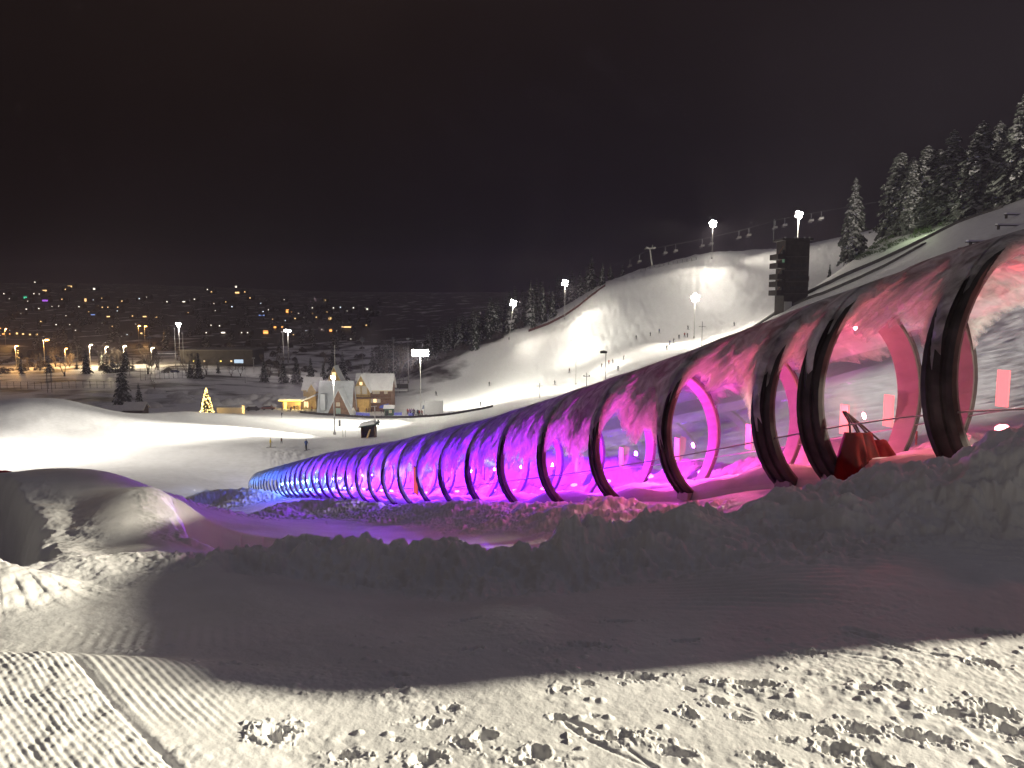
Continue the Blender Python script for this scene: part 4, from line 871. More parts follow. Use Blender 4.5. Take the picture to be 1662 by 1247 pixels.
# dark terrace fence, white screen, small huts
def fence_between(a, b, h, m, label, name='fence', step=3., n=None):
    e = empty(name, a, 0, label, 'fence'); d = b - a; n = n or max(2, int(d.length / step)); pr = MB(); pts = []
    for i in range(n + 1):
        p = a + d * i / n; p.z = hz(p.x, p.y); pts.append(p - a)
    for i, p in enumerate(pts): MB().box(p + Vector((0, 0, h / 2)), (.09, .09, h + .5)).build('post', m, e)
    for zz in (h * .35, h * .85):
        for i in range(n): pr.tube([pts[i] + Vector((0, .06, zz)), pts[i + 1] + Vector((0, .06, zz))], h * .2, 4)
    k = MB()
    for i in range(n): k.add([pts[i] + Vector((0, .08, .08)), pts[i + 1] + Vector((0, .08, .08)), pts[i + 1] + Vector((0, .08, h)), pts[i] + Vector((0, .08, h)), pts[i] + Vector((0, .1, .08)), pts[i + 1] + Vector((0, .1, .08)), pts[i + 1] + Vector((0, .1, h)), pts[i] + Vector((0, .1, h))], [(0, 1, 2, 3), (7, 6, 5, 4), (0, 4, 5, 1), (3, 2, 6, 7)])
    k.build('boarding', m, e); return e
fence_between(at(487, 240, 672), at(800, 238, 662), .75, mat('dark_boards', (.035, .03, .028), .8), 'long low dark board fence between the lodge terrace and the run-out', 'board_fence', n=40)
fence_between(at(578, 246, 670), at(600, 244, 670), 1.0, mat('blue_mesh', (.18, .19, .60), .7), 'blue safety fence on the snow right of the barn', 'safety_fence')
fence_between(at(640, 246, 670), at(652, 247, 670), 1.0, MATS['blue_mesh'], 'short blue safety fence behind the small green hut', 'safety_fence')
fence_between(at(663, 243, 670), at(672, 244, 670), 1.1, MATS['blue_mesh'], 'blue safety fence in front of the queue of skiers', 'safety_fence')
b = at(704, 241, 666); scr = empty('projection_screen', b, 0, 'large white screen standing on skids by the queue of skiers', 'screen')
MB().box((0, 0, 2.7), (5.7, .35, 4.3)).build('panel', mat('white_panel', (.74, .74, .72), .5, var=.04, vs=.4), scr); fr = MB()
for xx in (-2.9, 2.9): MB().box((xx, .02, 2.5), (.14, .5, 4.9)).build('post', steel, scr); MB().box((xx, .1, .1), (.3, 2.6, .25)).build('skid', dark_pole, scr)
def hut(px, Y, w_, d_, h_, label, wm, rm, name='hut', win_m=dimwin, slope=.7, tilt=0):
    b = at(px, Y, 665); e = empty(name, b, tilt, label, 'hut'); gable(e, -w_ / 2, w_ / 2, 0, d_, h_, h_ + slope, 'x', rm, wm, .35, .3, green)
    win(e, w_ * .18, -.05, h_ * .6, .7, .7, win_m); MB().box((-w_ * .22, -.05, h_ * .4), (.8, .08, h_ * .75)).build('door', dark, e); return e
hut(631, 246, 2.8, 2.5, 2.3, 'small dark green hut with a snowy roof on the terrace', green, rsnow)
# start hut of the lower lift by the tunnel roof
b = at(597, 172, 715); e = empty('lift_hut', b, 0, 'open lift hut with a green sloping roof and tan board above the tunnel roof', 'hut')
MB().box((-1.5, 1.4, 1.1), (.15, 2.4, 2.9)).build('wall', wood, e); MB().box((0, 2.6, 1.1), (3.2, .15, 2.9)).build('wall', mat('grey_boards', (.2, .18, .16), .8, var=.3), e); MB().box((1.5, 1.4, 1.1), (.15, 2.4, 2.9)).build('wall', wood, e)
m = MB(); m.prism([(-2.0, 2.35), (2.4, 3.15), (2.4, 3.35), (-2.0, 2.55)], -.6, 3, 0, 'y'); ro = m.build('roof', green, e); m = MB(); m.prism([(-1.95, 2.58), (1.7, 3.25), (1.4, 3.75), (-1.7, 3.1)], -.5, 2.9, 0, 'y'); m.build('snow_cap', rsnow, ro)
b2 = at(597, 170, 715) + Vector((-.2, 0, 0)); o = MB().tube([(0, 0, -.2), (.75, .1, 2.0)], .22, 6).build('tan_board', mat('tan_wood', (.50, .34, .16), .7), None, loc=b2); tag(o, 'tan board leaning against the open lift hut', 'board')
# loudspeaker pole
b = at(609, 178, 700); tp = P(609, 660, 178); hp = tp[2] - b.z; e = empty('loudspeaker_pole', b, 0, 'pole with two dark loudspeakers and a lamp arm behind the open lift hut', 'pole'); MB().tube([(0, 0, -.3), (0, 0, hp)], .1, 8).build('pole', white_pole, e)
for sx_ in (-.75, .75):
    MB().box((sx_, 0, hp * .46), (.38, .4, 1.25)).build('loudspeaker', dark_pole, e); MB().box((sx_ / 2, 0, hp * .46), (.75, .06, .06)).build('bracket', dark_pole, e)
MB().tube([(-.9, 0, hp), (.5, 0, hp + .1)], .08, 6).build('lamp_arm', white_pole, e)
b = at(548, 186, 706); o = MB().box((.35, 0, 2.9), (.5, .45, 1.5)).build('junction_box', mat('grey_box', (.2, .2, .21), .5), None, loc=b + Vector((.2, 0, 0))); tag(o, 'grey junction box fixed low on the grey lamp pole', 'junction box')
# blue banner and windsock-like bag on the snow
b = at(695, 262, 648); e = empty('banner', b, 0, 'blue and dark feather banner standing on the snow right of the lodge', 'banner'); m = MB(); m.prism([(-.1, 0), (1.0, .9), (1.5, 2.5), (1.35, 2.5), (.3, 1.6), (-.6, 1.2)], -.1, .1, 0, 'y'); m.build('sail', mat('blue_cloth', (.07, .16, .42), .8), e); m = MB(); m.prism([(-2.2, .0), (-1.0, .2), (-.7, 1.1), (-1.8, 1.3)], -.2, .2, 0, 'y'); m.build('base_bag', mat('grey_cloth', (.16, .18, .22), .9), e)
b = at(627, 255, 655); m = MB(); m.prism([(-1.3, 0), (1.2, 0), (1.7, 1.4), (.2, 1.1), (-1.0, .7)], -.6, .6, 0, 'y'); o = m.build('blue_tarpaulin', mat('blue_tarp', (.06, .09, .38), .7), None, loc=b + Vector((0, -6, 2.4))); tag(o, 'blue tarpaulin draped at the end of the lodge deck', 'tarpaulin')
# snowy shed behind the left rise
b = at(197, 236, 655); e = empty('shed', b, .1, 'long dark shed with two snow-covered roofs behind the left rise', 'shed')
gable(e, -6.2, -.6, 0, 5, 2.4, 4.0, 'x', rsnow, dark_pole, .5, .3, None); gable(e, .2, 6.0, .5, 5.5, 3.2, 4.9, 'x', rsnow, mat('brown_wall', (.07, .05, .04), .8), .5, .3, None)

# ---------------------------------------------------------------- rink hall, bridge, vehicles, town
b = at(350, 470, 575); e = empty('rink_hall', b, 0, 'long dark rink hall with a flat grey roof in the valley', 'hall'); u = 470 / F
MB().box((0, 12, 4.4), (118 * u, 22, 8.5)).build('wall', mat('dark_cladding', (.07, .065, .06), .8, var=.2, vs=.3), e); MB().box((0, 12, 8.9), (120 * u, 24, .6)).build('roof', mat('grey_roof', (.16, .15, .145), .8), e)
for k in (0, 1, 3, 4): MB().box((-14 + k * 5.5 + (k * 7 % 3), .9, 2.2), (1.0, .2, .8)).build('window', warm if k % 3 else yellow, e)
b = at(271, 440, 580); e = empty('footbridge', b, .12, 'thin pale footbridge roof beside the lit floodlight in the valley', 'footbridge'); MB().box((0, 0, 8.0), (11, 2, .35)).build('deck', rsnow, e)
for xx in (-4.6, 4.6): MB().tube([(xx, 0, -.5), (xx, 0, 7.9)], .22, 6).build('pillar', steel, e)
b = at(387, 440, 575); e = empty('scoreboard', b, 0, 'small blue-white lit scoreboard stand by the rink hall', 'scoreboard'); MB().box((0, 0, 5.0), (5, .5, 2)).build('panel', mat('cool_panel', (.5, .6, .7), .4, .9, ecol=(.6, .8, 1)), e); MB().tube([(-2, 0, 0), (-2, 0, 5)], .15, 6).build('pole', dark_pole, e); MB().tube([(2, 0, 0), (2, 0, 5)], .15, 6).build('pole', dark_pole, e)
b = at(411, 430, 575); e = empty('sign_post', b, 0, 'white T-shaped post at the right end of the rink hall', 'post'); MB().tube([(0, 0, 0), (0, 0, 8)], .2, 6).build('pole', white_pole, e); MB().box((0, 0, 8), (1.6, .4, .8)).build('head', white_pole, e)
def car(px, Y, rz, label, col, py=665):
    b = at(px, Y, py); e = empty('parked_car', b, rz, label, 'car', 'parked vehicles by the lodge')
    m = MB(); m.prism([(-2.1, .35), (2.1, .35), (2.15, .8), (1.25, .95), (.7, 1.5), (-1.3, 1.52), (-1.95, 1.0), (-2.15, .9)], -.85, .85, 0, 'y'); m.build('body', mat('car_%s' % col[0], col[1], .3, spec=.5), e)
    m = MB(); m.prism([(1.15, .97), (.66, 1.44), (-1.25, 1.45), (-1.8, 1.02)], -.87, .87, 0, 'y'); m.build('windows', mat('car_glass', (.02, .02, .025), .1, spec=.6), e)
    for sx_ in (-1.3, 1.3):
        for sy in (-.82, .82): MB().tube([(sx_, sy - .1, .34), (sx_, sy + .1, .34)], .34, 10).build('wheel', rubber, e)
    MB().box((-.3, 0, 1.58), (2.0, 1.5, .1)).build('snow_cap', rsnow, e)
car(266, 226, .25, 'dark parked car on the snow left of the Christmas tree', ('black', (.02, .02, .022))); car(277, 234, .2, 'second dark car parked behind the one left of the Christmas tree', ('grey', (.04, .04, .05)))
car(386, 236, -.3, 'dark parked car beside the ploughed snow heaps', ('grey', (.04, .04, .05))); car(411, 242, 0, 'low dark car half buried right of the Christmas tree', ('black', (.02, .02, .022)))
car(436, 246, .1, 'dark red vehicle parked left of the crowd by the kiosk', ('red', (.10, .025, .02)))
car(284, 405, .2, 'large blue-grey truck parked under the valley floodlight', ('blue', (.03, .05, .16)), 600)
# low wall lit by the Christmas tree
b = at(373, 224, 668); e = empty('low_wall', b, 0, 'long low snowy wall lit warm beside the Christmas tree', 'wall'); MB().box((0, .4, .7), (44 * 224 / F, .5, 2.0)).build('wall', mat('cream_wall', (.55, .50, .42), .8, var=.1), e)
b = at(395, 223, 668); e = empty('light_column', b, 0, 'short post wrapped in golden lights at the end of the low wall', 'post'); MB().tube([(0, 0, 0), (0, 0, 2.4)], .2, 8).build('post', wood_y, e)
m = MB()
for k in range(26): m.box((.24 * math.cos(k * 2.4), .24 * math.sin(k * 2.4), .1 + k * .09), (.13, .13, .13))
o = m.build('fairy_lights', MATS['warm_bulbs'], e); o['kind'] = 'stuff'
# houses on the dark hillside with one lit window each
hw = {}
EC = {'w': (1, .90, .75), 'a': (1, .62, .25), 'o': (1, .42, .10), 'g': (.1, 1, .55), 'p': (.55, .15, 1), 'b': (.3, .45, 1), 'c': (.8, .9, 1)}
for k_, c_ in EC.items():
    hw[k_] = mat('window_light_' + {'w': 'white', 'a': 'amber', 'o': 'orange', 'g': 'green', 'p': 'purple', 'b': 'blue', 'c': 'cool'}[k_], (.2, .2, .2), .4, {'w': 2.4, 'a': 2.4, 'o': 2.6, 'g': 1.0, 'p': 1.2, 'b': 1.0, 'c': 2.2}[k_], ecol=c_)
hwall = mat('dim_house_wall', (.06, .048, .04), .8); hroof = mat('dim_house_roof', (.10, .095, .09), .8)
def house_meshes():
    a = MB(); a.prism([(-4, -1.5), (4, -1.5), (4, 3.2), (0, 5.6), (-4, 3.2)], -4, 4, 0, 'x'); r = MB(); r.prism([(-4.6, 2.95), (0, 5.7), (4.6, 2.95), (4.6, 3.3), (0, 6.1), (-4.6, 3.3)], -4.5, 4.5, 0, 'x')
    f = MB().box((0, -4.06, 1.8), (1, .1, 1)); return a.mesh('wall', hwall), r.mesh('roof', hroof), f
HW, HR, _ = house_meshes()
WIN = {}
def house(px, py, c, wpx=1.7, hpx=1.5, kind='house'):
    p = hit(px, py + 3.0, 330); Y = p.y; s = min(max(Y / 900, .8), 1.5)
    ad = {'w': 'white', 'a': 'amber', 'o': 'orange', 'g': 'green', 'p': 'purple', 'b': 'blue', 'c': 'cool white'}[c]
    lab = {'g': 'distant house with green lights high on the dark hillside', 'p': 'distant house with purple lights high on the dark hillside'}.get(c, 'distant house with one small %s window on the dark hillside' % ad)
    e = empty('house', p, rt.uniform(-.3, .3), lab, 'house', 'houses across the dark valley with %s windows' % ad); e.scale = (s,) * 3
    link('wall', HW, e); link('roof', HR, e)
    ww, hh = wpx * Y / F / s, hpx * Y / F / s; key = (c, round(ww, 1), round(hh, 1))
    if key not in WIN: WIN[key] = MB().box((0, -4.16, 0), (ww, .12, hh)).mesh('window', hw[c])
    link('window', WIN[key], e, (0, 0, max(hh / 2, 2.2)))
LIGHTS = [(10, 477, 'w'), (46, 483, 'g', 6, 4), (60, 458, 'w'), (58, 477, 'w'), (75, 472, 'a', 6, 2), (77, 488, 'p', 9, 3), (108, 470, 'a'), (117, 465, 'a', 7, 3), (155, 469, 'w', 3, 3), (141, 487, 'a', 3, 5), (162, 497, 'a'), (169, 499, 'a'), (177, 499, 'a'), (193, 499, 'a'), (155, 511, 'b', 7, 1.6),
          (178, 514, 'a', 5, 1.6), (217, 513, 'a'), (238, 514, 'a', 6, 1.6), (256, 515, 'a', 4, 1.5), (201, 489, 'a'), (229, 485, 'c'), (240, 483, 'w'), (272, 490, 'w'), (300, 490, 'w', 4, 1.6), (317, 486, 'w'), (371, 487, 'c'), (377, 498, 'c'), (385, 461, 'w', 3, 3), (388, 475, 'a', 7, 3), (398, 474, 'a'),
          (407, 484, 'a'), (430, 489, 'w'), (428, 506, 'c'), (426, 512, 'b', 9, 1.6), (437, 503, 'w'), (469, 505, 'o', 5, 5), (476, 507, 'o'), (479, 517, 'a'), (486, 516, 'w'), (494, 516, 'w'), (510, 500, 'w'), (517, 499, 'a'), (526, 497, 'w'), (542, 500, 'w'), (553, 499, 'c'), (575, 500, 'w'), (597, 502, 'w', 3, 2), (600, 511, 'a'),
          (536, 517, 'a', 5, 4), (516, 515, 'a'), (538, 536, 'o', 4, 4), (548, 537, 'w'), (563, 531, 'a', 15, 2), (594, 528, 'a'), (448, 531, 'o', 4, 3), (461, 531, 'o', 3, 3), (434, 539, 'o', 8, 5), (395, 540, 'w'), (404, 540, 'w'), (45, 502, 'w'), (65, 501, 'w'), (94, 527, 'w'), (120, 526, 'w'), (68, 522, 'a'),
          (105, 486, 'a'), (346, 528, 'w'), (357, 529, 'w'), (336, 540, 'w'), (363, 540, 'w', 6, 2), (404, 539, 'w'), (10, 542, 'o', 4, 2), (18, 542, 'o'), (32, 541, 'a', 5, 3), (41, 542, 'a', 3, 2), (53, 543, 'a', 3, 2), (65, 543, 'a', 4, 2), (168, 524, 'w'), (232, 541, 'a', 3, 2), (4, 533, 'o'), (345, 474, 'a'), (340, 470, 'w'), (132, 498, 'w'), (25, 512, 'a')]
for q in LIGHTS: house(*q)
for i in range(46):
    a = rt.uniform(0, 620); house(a, rt.uniform(476, 540) + a * .02, rt.choice('wwacaaw'), rt.uniform(.8, 1.5), 1.0)
# dark wooded belts on the town side
belt_ = []
for i in range(130):
    px = rt.uniform(-10, 620); Y = rt.uniform(560, 1150); belt_.append((FAR[rt.randrange(5)], at(px, Y, 520), rt.uniform(9, 17), rt.uniform(0, 6), 1.5))
tree_mass(belt_, 'distant_trees', 'dark scattered woods among the houses on the far hillside', 'woods')
for i in range(46):
    px = rt.uniform(-15, 470); Y = rt.uniform(395, 540)
    if 290 < px < 420 and 440 < Y < 520: continue
    if i % 3: bareplant(i % 3 if i % 3 < 2 else 2, px, Y, rt.uniform(7, 13), 'dark leafless tree scattered over the valley floor', 'leafless trees over the valley floor')
    else: plant(FAR[rt.randrange(5)], at(px, Y, 590), rt.uniform(7, 13), 'dark conifer scattered over the valley floor', 'dark conifers over the valley floor', sx=1.3)
# street lamps along the road on the left
SLG = 'orange street lamps along the valley road'
gl_o = mat('sodium_glow', (.8, .5, .2), .4, 20, ecol=(1, .50, .12)); gl_w = mat('street_glow', (.9, .85, .7), .4, 9, ecol=(1, .85, .6))
def street_lamp(px, py, Y, lab, orange=True, power=0, arm=1.2, sz=.55):
    b = at(px, Y, py + 30); ht = P(px, py, Y)[2] - b.z; e = empty('street_lamp', b, 0, lab, 'street lamp', SLG if orange else 'white street lamps in the valley')
    MB().tube([(-arm, 0, -.3), (-arm, 0, ht - .3), (-arm * .6, 0, ht + .15), (0, 0, ht + .1)], .13, 6).build('pole', dark_pole if not power else white_pole, e); MB().box((0, 0, ht), (sz * 1.6, sz, sz * .6)).build('lamp_head', gl_o if orange else gl_w, e)
    if power: lamp('street_light', Vector((b.x, b.y - .5, b.z + ht - .6)), power, (1, .50, .14) if orange else (1, .80, .5), .4)
for a in [(78, 552, 470, 'orange street lamp on the corner of the valley road', True, 22000, 2.2, 1.2), (12, 534, 640, 'orange street lamp at the left edge of the town', True, 9000), (228, 529, 640, 'left of two orange street lamps beyond the conifers', True, 8000, 1.2, .9), (238, 530, 645, 'right of two orange street lamps beyond the conifers', True, 8000, 1.2, .9),
          (150, 560, 450, 'white street lamp over the bright snowy parking road', False, 22000), (176, 563, 440, 'white street lamp near the frosted tree on the road', False, 22000), (205, 562, 450, 'street lamp at the right end of the bright road', False, 16000), (30, 562, 430, 'street lamp over the orange snowbank at the left', True, 16000), (-10, 560, 430, 'orange street lamp just left of the orange snowbank', True, 16000),
          (110, 566, 445, 'street lamp beside the dark mound on the road', True, 12000), (250, 565, 450, 'street lamp behind the isolated conifers', False, 12000)]: street_lamp(*a)
for px, Y in ((127, 430), (161, 425), (75, 300), (82, 300), (210, 380)):
    b = at(px, Y, 600); e = empty('utility_pole', b, 0, {127: 'utility pole at the left end of the valley power line', 161: 'taller utility pole carrying the valley power line', 75: 'thin pole on the dark meadow, left of a pair', 82: 'thin pole on the dark meadow, right of a pair', 210: 'pale thin pole beside the conifer on the meadow'}[px], 'pole', 'utility poles in the valley')
    hh = 13 if px in (127, 161) else 8; MB().tube([(0, 0, -.3), (0, 0, hh)], .14, 6).build('pole', mat('weathered_pole', (.22, .20, .18), .8), e)
    if px in (127, 161): MB().box((0, 0, hh - .8), (2.2, .15, .15)).build('crossarm', MATS['weathered_pole'], e)
# snow-ploughed heaps and mesh ball-field fence in the valley
heap = mat('ploughed_snow', (.62, .60, .58), .8, var=.2, vs=.5, bump=.3)
for i in range(22):
    px = rt.uniform(245, 490); Y = rt.uniform(262, 300); b = at(px, Y, 640); m = MB(); rn = random.Random(i); n = 12; vs = [(0, 0, rn.uniform(1.6, 2.8))]
    for r_i, (rr_, zz) in enumerate(((.45, 1.5), (.8, .8), (1.15, -.3))):
        for k in range(n): a = 6.283 * k / n; q = rr_ * rn.uniform(.75, 1.25); vs.append((math.cos(a) * q * 4.2, math.sin(a) * q * 2.5, zz * rn.uniform(.7, 1.3) if zz > 0 else zz))
    fs = [(0, 1 + k, 1 + (k + 1) % n) for k in range(n)] + [(1 + r * n + k, 1 + (r + 1) * n + k, 1 + (r + 1) * n + (k + 1) % n, 1 + r * n + (k + 1) % n) for r in range(2) for k in range(n)]
    m.add(vs, fs); o = m.build('snow_heap', heap, None, True, loc=b); tag(o, 'ploughed heap of snow on the edge of the valley car park', 'snow heap', 'ploughed snow heaps')
def mesh_fence(a, b, n, h, label):
    e = empty('field_fence', a, 0, label, 'fence'); pts = []
    for i in range(n + 1):
        p = a.lerp(b, i / n); p.z = hz(p.x, p.y); pts.append(p - a); MB().tube([pts[-1], pts[-1] + Vector((0, 0, h))], .09, 5).build('post', dark_pole, e)
    m = MB()
    for zz in (.1, h * .5, h - .05): m.tube([q + Vector((0, 0, zz)) for q in pts], .045, 4)
    m.build('wires', dark_pole, e)
mesh_fence(at(228, 350, 610), at(296, 372, 610), 9, 5.5, 'tall dark wire fence of the ball field left of the valley conifer')
mesh_fence(at(0, 318, 620), at(180, 312, 620), 16, 3.0, 'wire fence across the dark meadow at the left')
mesh_fence(at(560, 336, 605), at(655, 322, 612), 14, 2.2, 'wire fence behind the right wing of the lodge')
b = at(648, 300, 620); e = empty('grandstand', b, 0, 'small dark stand with a snowy bench behind the right wing of the lodge', 'grandstand')
for xx in (-3.4, 0, 3.4): MB().tube([(xx, 0, 0), (xx, 0, 5)], .12, 5).build('post', dark_pole, e)
MB().box((0, 0, 4.9), (7.2, .15, .15)).build('rail', dark_pole, e); MB().box((.2, -.8, 1.2), (6, 1.4, .5)).build('bench', rsnow, e); MB().box((0, .3, 2.6), (7, .1, 1.8)).build('backboard', mat('dark_panel', (.06, .058, .055), .8), e)

# ---------------------------------------------------------------- judges tower and the ski-jump hill
tb = at(1281, 178, 500); u = 178 / F
tw = empty('judges_tower', tb, 0, 'dark wooden judges tower with stacked balconies stepping down its left side', 'tower')
dwood = mat('dark_timber', (.035, .028, .024), .8, var=.4, vs=1.2, bump=.15); th_ = P(1281, 391, 178)[2] - tb.z
zz = lambda py: P(1281, py, 178)[2] - tb.z
hw_ = 38 * u / 2
MB().box((.3, 0, th_ / 2 - 1), (hw_ * 2, 6, th_ + 2)).build('shaft', dwood, tw)
MB().box((.2, 0, th_ + .1), (hw_ * 2 + 1.4, 7, .45)).build('roof', dwood, tw)
for q in (-1, -.2, .6, 1): MB().box((q * hw_, -3.4, th_ + .45), (.3, .3, .35)).build('roof_light', steel, tw)
for i, py in enumerate((417, 431, 449, 461, 475)):
    z = zz(py); x = -hw_ - .55
    bl = MB().box((x, -.4, z - .6), (1.7, 5.6, .22)).build('balcony', dwood, tw)
    MB().box((x - .8, -.4, z), (.09, 5.6, 1.0)).build('parapet', dwood, bl); MB().box((x, -3.15, z), (1.7, .09, 1.0)).build('parapet', dwood, bl)
    MB().tube([(x - .75, -3.1, z + .4), (x + .3, -3.1, z + 2.2)], .10, 4).build('strut', wood, bl)
    MB().box((x + .45, -3.0, z + .9), (.5, .1, .9)).build('opening', mat('dim_green_light', (.05, .08, .05), .5, .12, ecol=(.5, 1, .6)) if i == 1 else dark, tw)
for py in (432, 450, 468):
    for q in (-.35, .15, .6):
        MB().box((q * hw_ + .3, -3.06, zz(py)), (.9, .1, .7)).build('window', mat('tower_glass', (.03, .03, .03), .2, spec=.5), tw)
for py in (418, 440, 458, 477): MB().box((.3, -3.03, zz(py)), (hw_ * 2, .08, .18)).build('ledge', mat('grey_timber', (.07, .06, .055), .8), tw)
MB().box((-hw_ * .55, -3.2, zz(489) / 2 - .6), (1.6, .5, zz(489) + 1)).build('concrete_pier', mat('pale_concrete', (.34, .33, .31), .9), tw); MB().box((hw_ + 1.4, 1, zz(486)), (2.8, 2, 1.0)).build('annex', dwood, tw)
b = at(1254, 178, 420); o = MB().tube([(0, 0, zz(392) + .2), (0, 0, zz(356))], .06, 5).build('antenna_mast', steel, None, loc=(P(1255, 400, 178)[0], 178, tb.z)); tag(o, 'thin antenna mast on the left corner of the judges tower roof', 'antenna')
# landing hill: two dark plastic-matted tracks with a snowy strip between, laid on the slope
def strip(pts, wd, m, name, label, lift=.12, cat='track', parts=None):
    """a band along ground points, following the terrain"""
    ps = []; q = [Vector((p[0], p[1])) for p in pts]
    for i in range(len(q) - 1):
        n = max(2, int((q[i + 1] - q[i]).length / 1.2))
        for k in range(n): ps.append(q[i].lerp(q[i + 1], k / n))
    ps.append(q[-1]); mb = MB(); vs = []
    xs, ys = [], []
    for i, p in enumerate(ps):
        d = (ps[min(i + 1, len(ps) - 1)] - ps[max(i - 1, 0)]).normalized(); nn = Vector((-d.y, d.x))
        for s in (-.5, 0, .5): c = p + nn * wd * s; xs.append(c.x); ys.append(c.y)
    zs = H(xs, ys)
    for i in range(len(ps)):
        zc = max(zs[3 * i:3 * i + 3])
        for j in (0, 2): vs.append((xs[3 * i + j], ys[3 * i + j], max(zs[3 * i + j], zc - .35) + lift))
        for j in (2, 0): vs.append((xs[3 * i + j], ys[3 * i + j], zs[3 * i + j] - .3))
    fs = [(4 * i + j, 4 * i + (j + 1) % 4, 4 * i + 4 + (j + 1) % 4, 4 * i + 4 + j) for i in range(len(ps) - 1) for j in range(4)] + [(0, 1, 2, 3), tuple(4 * (len(ps) - 1) + j for j in range(4))]
    mb.add(vs, fs); o = mb.build(name, m, None, True); tag(o, label, cat); return o
def gp(px, py, Y): p = P(px, py, Y); return (p[0], p[1])
plastic = mat('dark_jump_matting', (.05, .047, .045), .6, var=.3, vs=.8)
E1 = [gp(1205, 541, 214), gp(1252, 510, 196), (gp(1300, 482, 182)), gp(1352, 455, 171), gp(1400, 432, 163), gp(1450, 408, 156), gp(1500, 385, 149), gp(1560, 356, 142), gp(1625, 335, 134)]
strip([(p[0] + .3, p[1] + .6) for p in E1], 1.1, plastic, 'jump_hill_edge', 'dark boarded outer edge of the snowy ski-jump landing hill', .5, 'edge board')
E2 = [gp(1205, 556, 203), gp(1252, 528, 186), gp(1290, 506, 175), gp(1340, 474, 163), gp(1390, 444, 154), gp(1440, 420, 147), gp(1500, 390, 141)]
strip(E2, 1.3, plastic, 'jump_hill_seam', 'dark strip of matting running down the middle of the ski-jump landing hill', .22, 'matting strip')
# snow-covered benches and a low box on the slope at the right
for px, py, Y, ln, lab in [(1609, 396, 96, 6.6, 'lowest long snow-covered bench on the dark slope at the right'), (1640, 368, 100, 4.4, 'snow-covered bench right at the edge above the lowest long one'), (1643, 351, 104, 2.4, 'short snow-covered bench uppermost on the dark slope'), (1552, 422, 92, 2.4, 'short snow-covered bench below the dark box on the slope')]:
    b = hit(px, py + 3, 60); e = empty('bench', b, .12, lab, 'bench', 'snow-covered benches on the dark slope')
    MB().box((0, 0, .42), (ln, .5, .12)).build('seat', dwood, e); sn = MB(); sn.box((0, 0, .58), (ln * .98, .5, .2)); sn.build('snow_cap', rsnow, e)
    for xx in (-ln * .42, ln * .42): MB().box((xx, 0, .15), (.14, .4, .6)).build('leg', dwood, e)
b = hit(1572, 418, 60); e = empty('slope_box', b, .1, 'dark open box frame lying on the slope above the tunnel', 'box frame'); MB().box((0, .2, .7), (2.6, .1, .7)).build('back_panel', dwood, e)
for zq in (.35, 1.05): MB().box((0, 0, zq), (2.6, .3, .08)).build('rail', steel, e)

# ---------------------------------------------------------------- chairlift
lift_px = [(880, 478, 402), (1023, 421, 395), (1055, 405, 392), (1141, 388, 386), (1208, 373, 380), (1266, 356, 374), (1325, 345, 368), (1400, 332, 362), (1520, 312, 352)]
chm = mat('chair_metal', (.55, .55, .56), .4, metal=.4)
cab = empty('lift_cable', P(*lift_px[2]), 0, 'pair of thin chairlift cables sloping up over the lit crest', 'cable'); c0 = Vector(P(*lift_px[2]))
for off in (-1.6, 1.6):
    MB().tube([Vector(P(*q)) - c0 + Vector((0, off, 0)) for q in lift_px], .05, 5).build('cable', mat('cable_steel', (.16, .16, .16), .5, metal=.5), cab)
b = at(1061, 392, 437); tp = Vector(P(1055, 404, 392)); e = empty('lift_tower', b, 0, 'leaning chairlift tower with a crossarm on the crest of the lit hill', 'lift tower'); dtp = tp - b
MB().tube([(0, 0, -6), dtp], [.55, .34], 10).build('shaft', white_pole, e); MB().box(dtp + Vector((0, 0, .1)), (4.4, 5.4, .5)).build('crossarm', white_pole, e)
for sg in (-1, 1): MB().box(dtp + Vector((sg * 1.9, -2, .5)), (1.2, .4, .5)).build('sheave', steel, e)
MB().tube([dtp + Vector((1.0, 0, .3)), dtp + Vector((1.3, 0, 1.9))], .2, 5).build('lifting_frame', white_pole, e)
ch = empty('lift_chair', (0, 0, 0)); MB().tube([(0, 0, 0), (.1, 0, -1.7), (-.25, 0, -2.6)], .09, 6).build('hanger', chm, ch)
MB().box((-.1, 0, -3.1), (.9, 2.2, .14)).build('seat', chm, ch); MB().box((.36, 0, -2.7), (.12, 2.2, .85)).build('backrest', chm, ch); MB().box((-.55, 0, -3.7), (.12, 2.0, .10)).build('footrest', chm, ch); MB().tube([(-.45, 0, -3.1), (-.55, 0, -3.7)], .06, 4).build('footrest_arm', chm, ch)
labs = {1023: 'lowest chair on the cable, left of the leaning lift tower', 1037: 'chair just left of the leaning lift tower', 1081: 'first chair right of the leaning lift tower', 1096: 'second chair right of the leaning lift tower', 1141: 'single chair left of the crest floodlight', 1153: 'chair hidden behind the crest floodlight pole', 1201: 'left of the two chairs between the crest floodlight and the dark tower', 1214: 'right of the two chairs between the crest floodlight and the dark tower', 1260: 'chair above the left corner of the dark tower', 1272: 'chair above the middle of the dark tower roof', 1319: 'left of the two chairs right of the thick floodlight pole', 1331: 'right of the two chairs right of the thick floodlight pole'}
for i, (px, lab) in enumerate(labs.items()):
    j = max(k for k in range(len(lift_px)) if lift_px[k][0] <= px); a, c = lift_px[j], lift_px[j + 1]; f = (px - a[0]) / (c[0] - a[0]); p = Vector(P(*a)).lerp(Vector(P(*c)), f) + Vector((0, -1.6 if i % 2 else 1.6, 0))
    o = ch if i == 0 else copy_tree(ch); o.location = p; o.rotation_euler.z = .5; o.scale = (1.15,) * 3; tag(o, lab, 'lift chair', 'chairs on the chairlift')

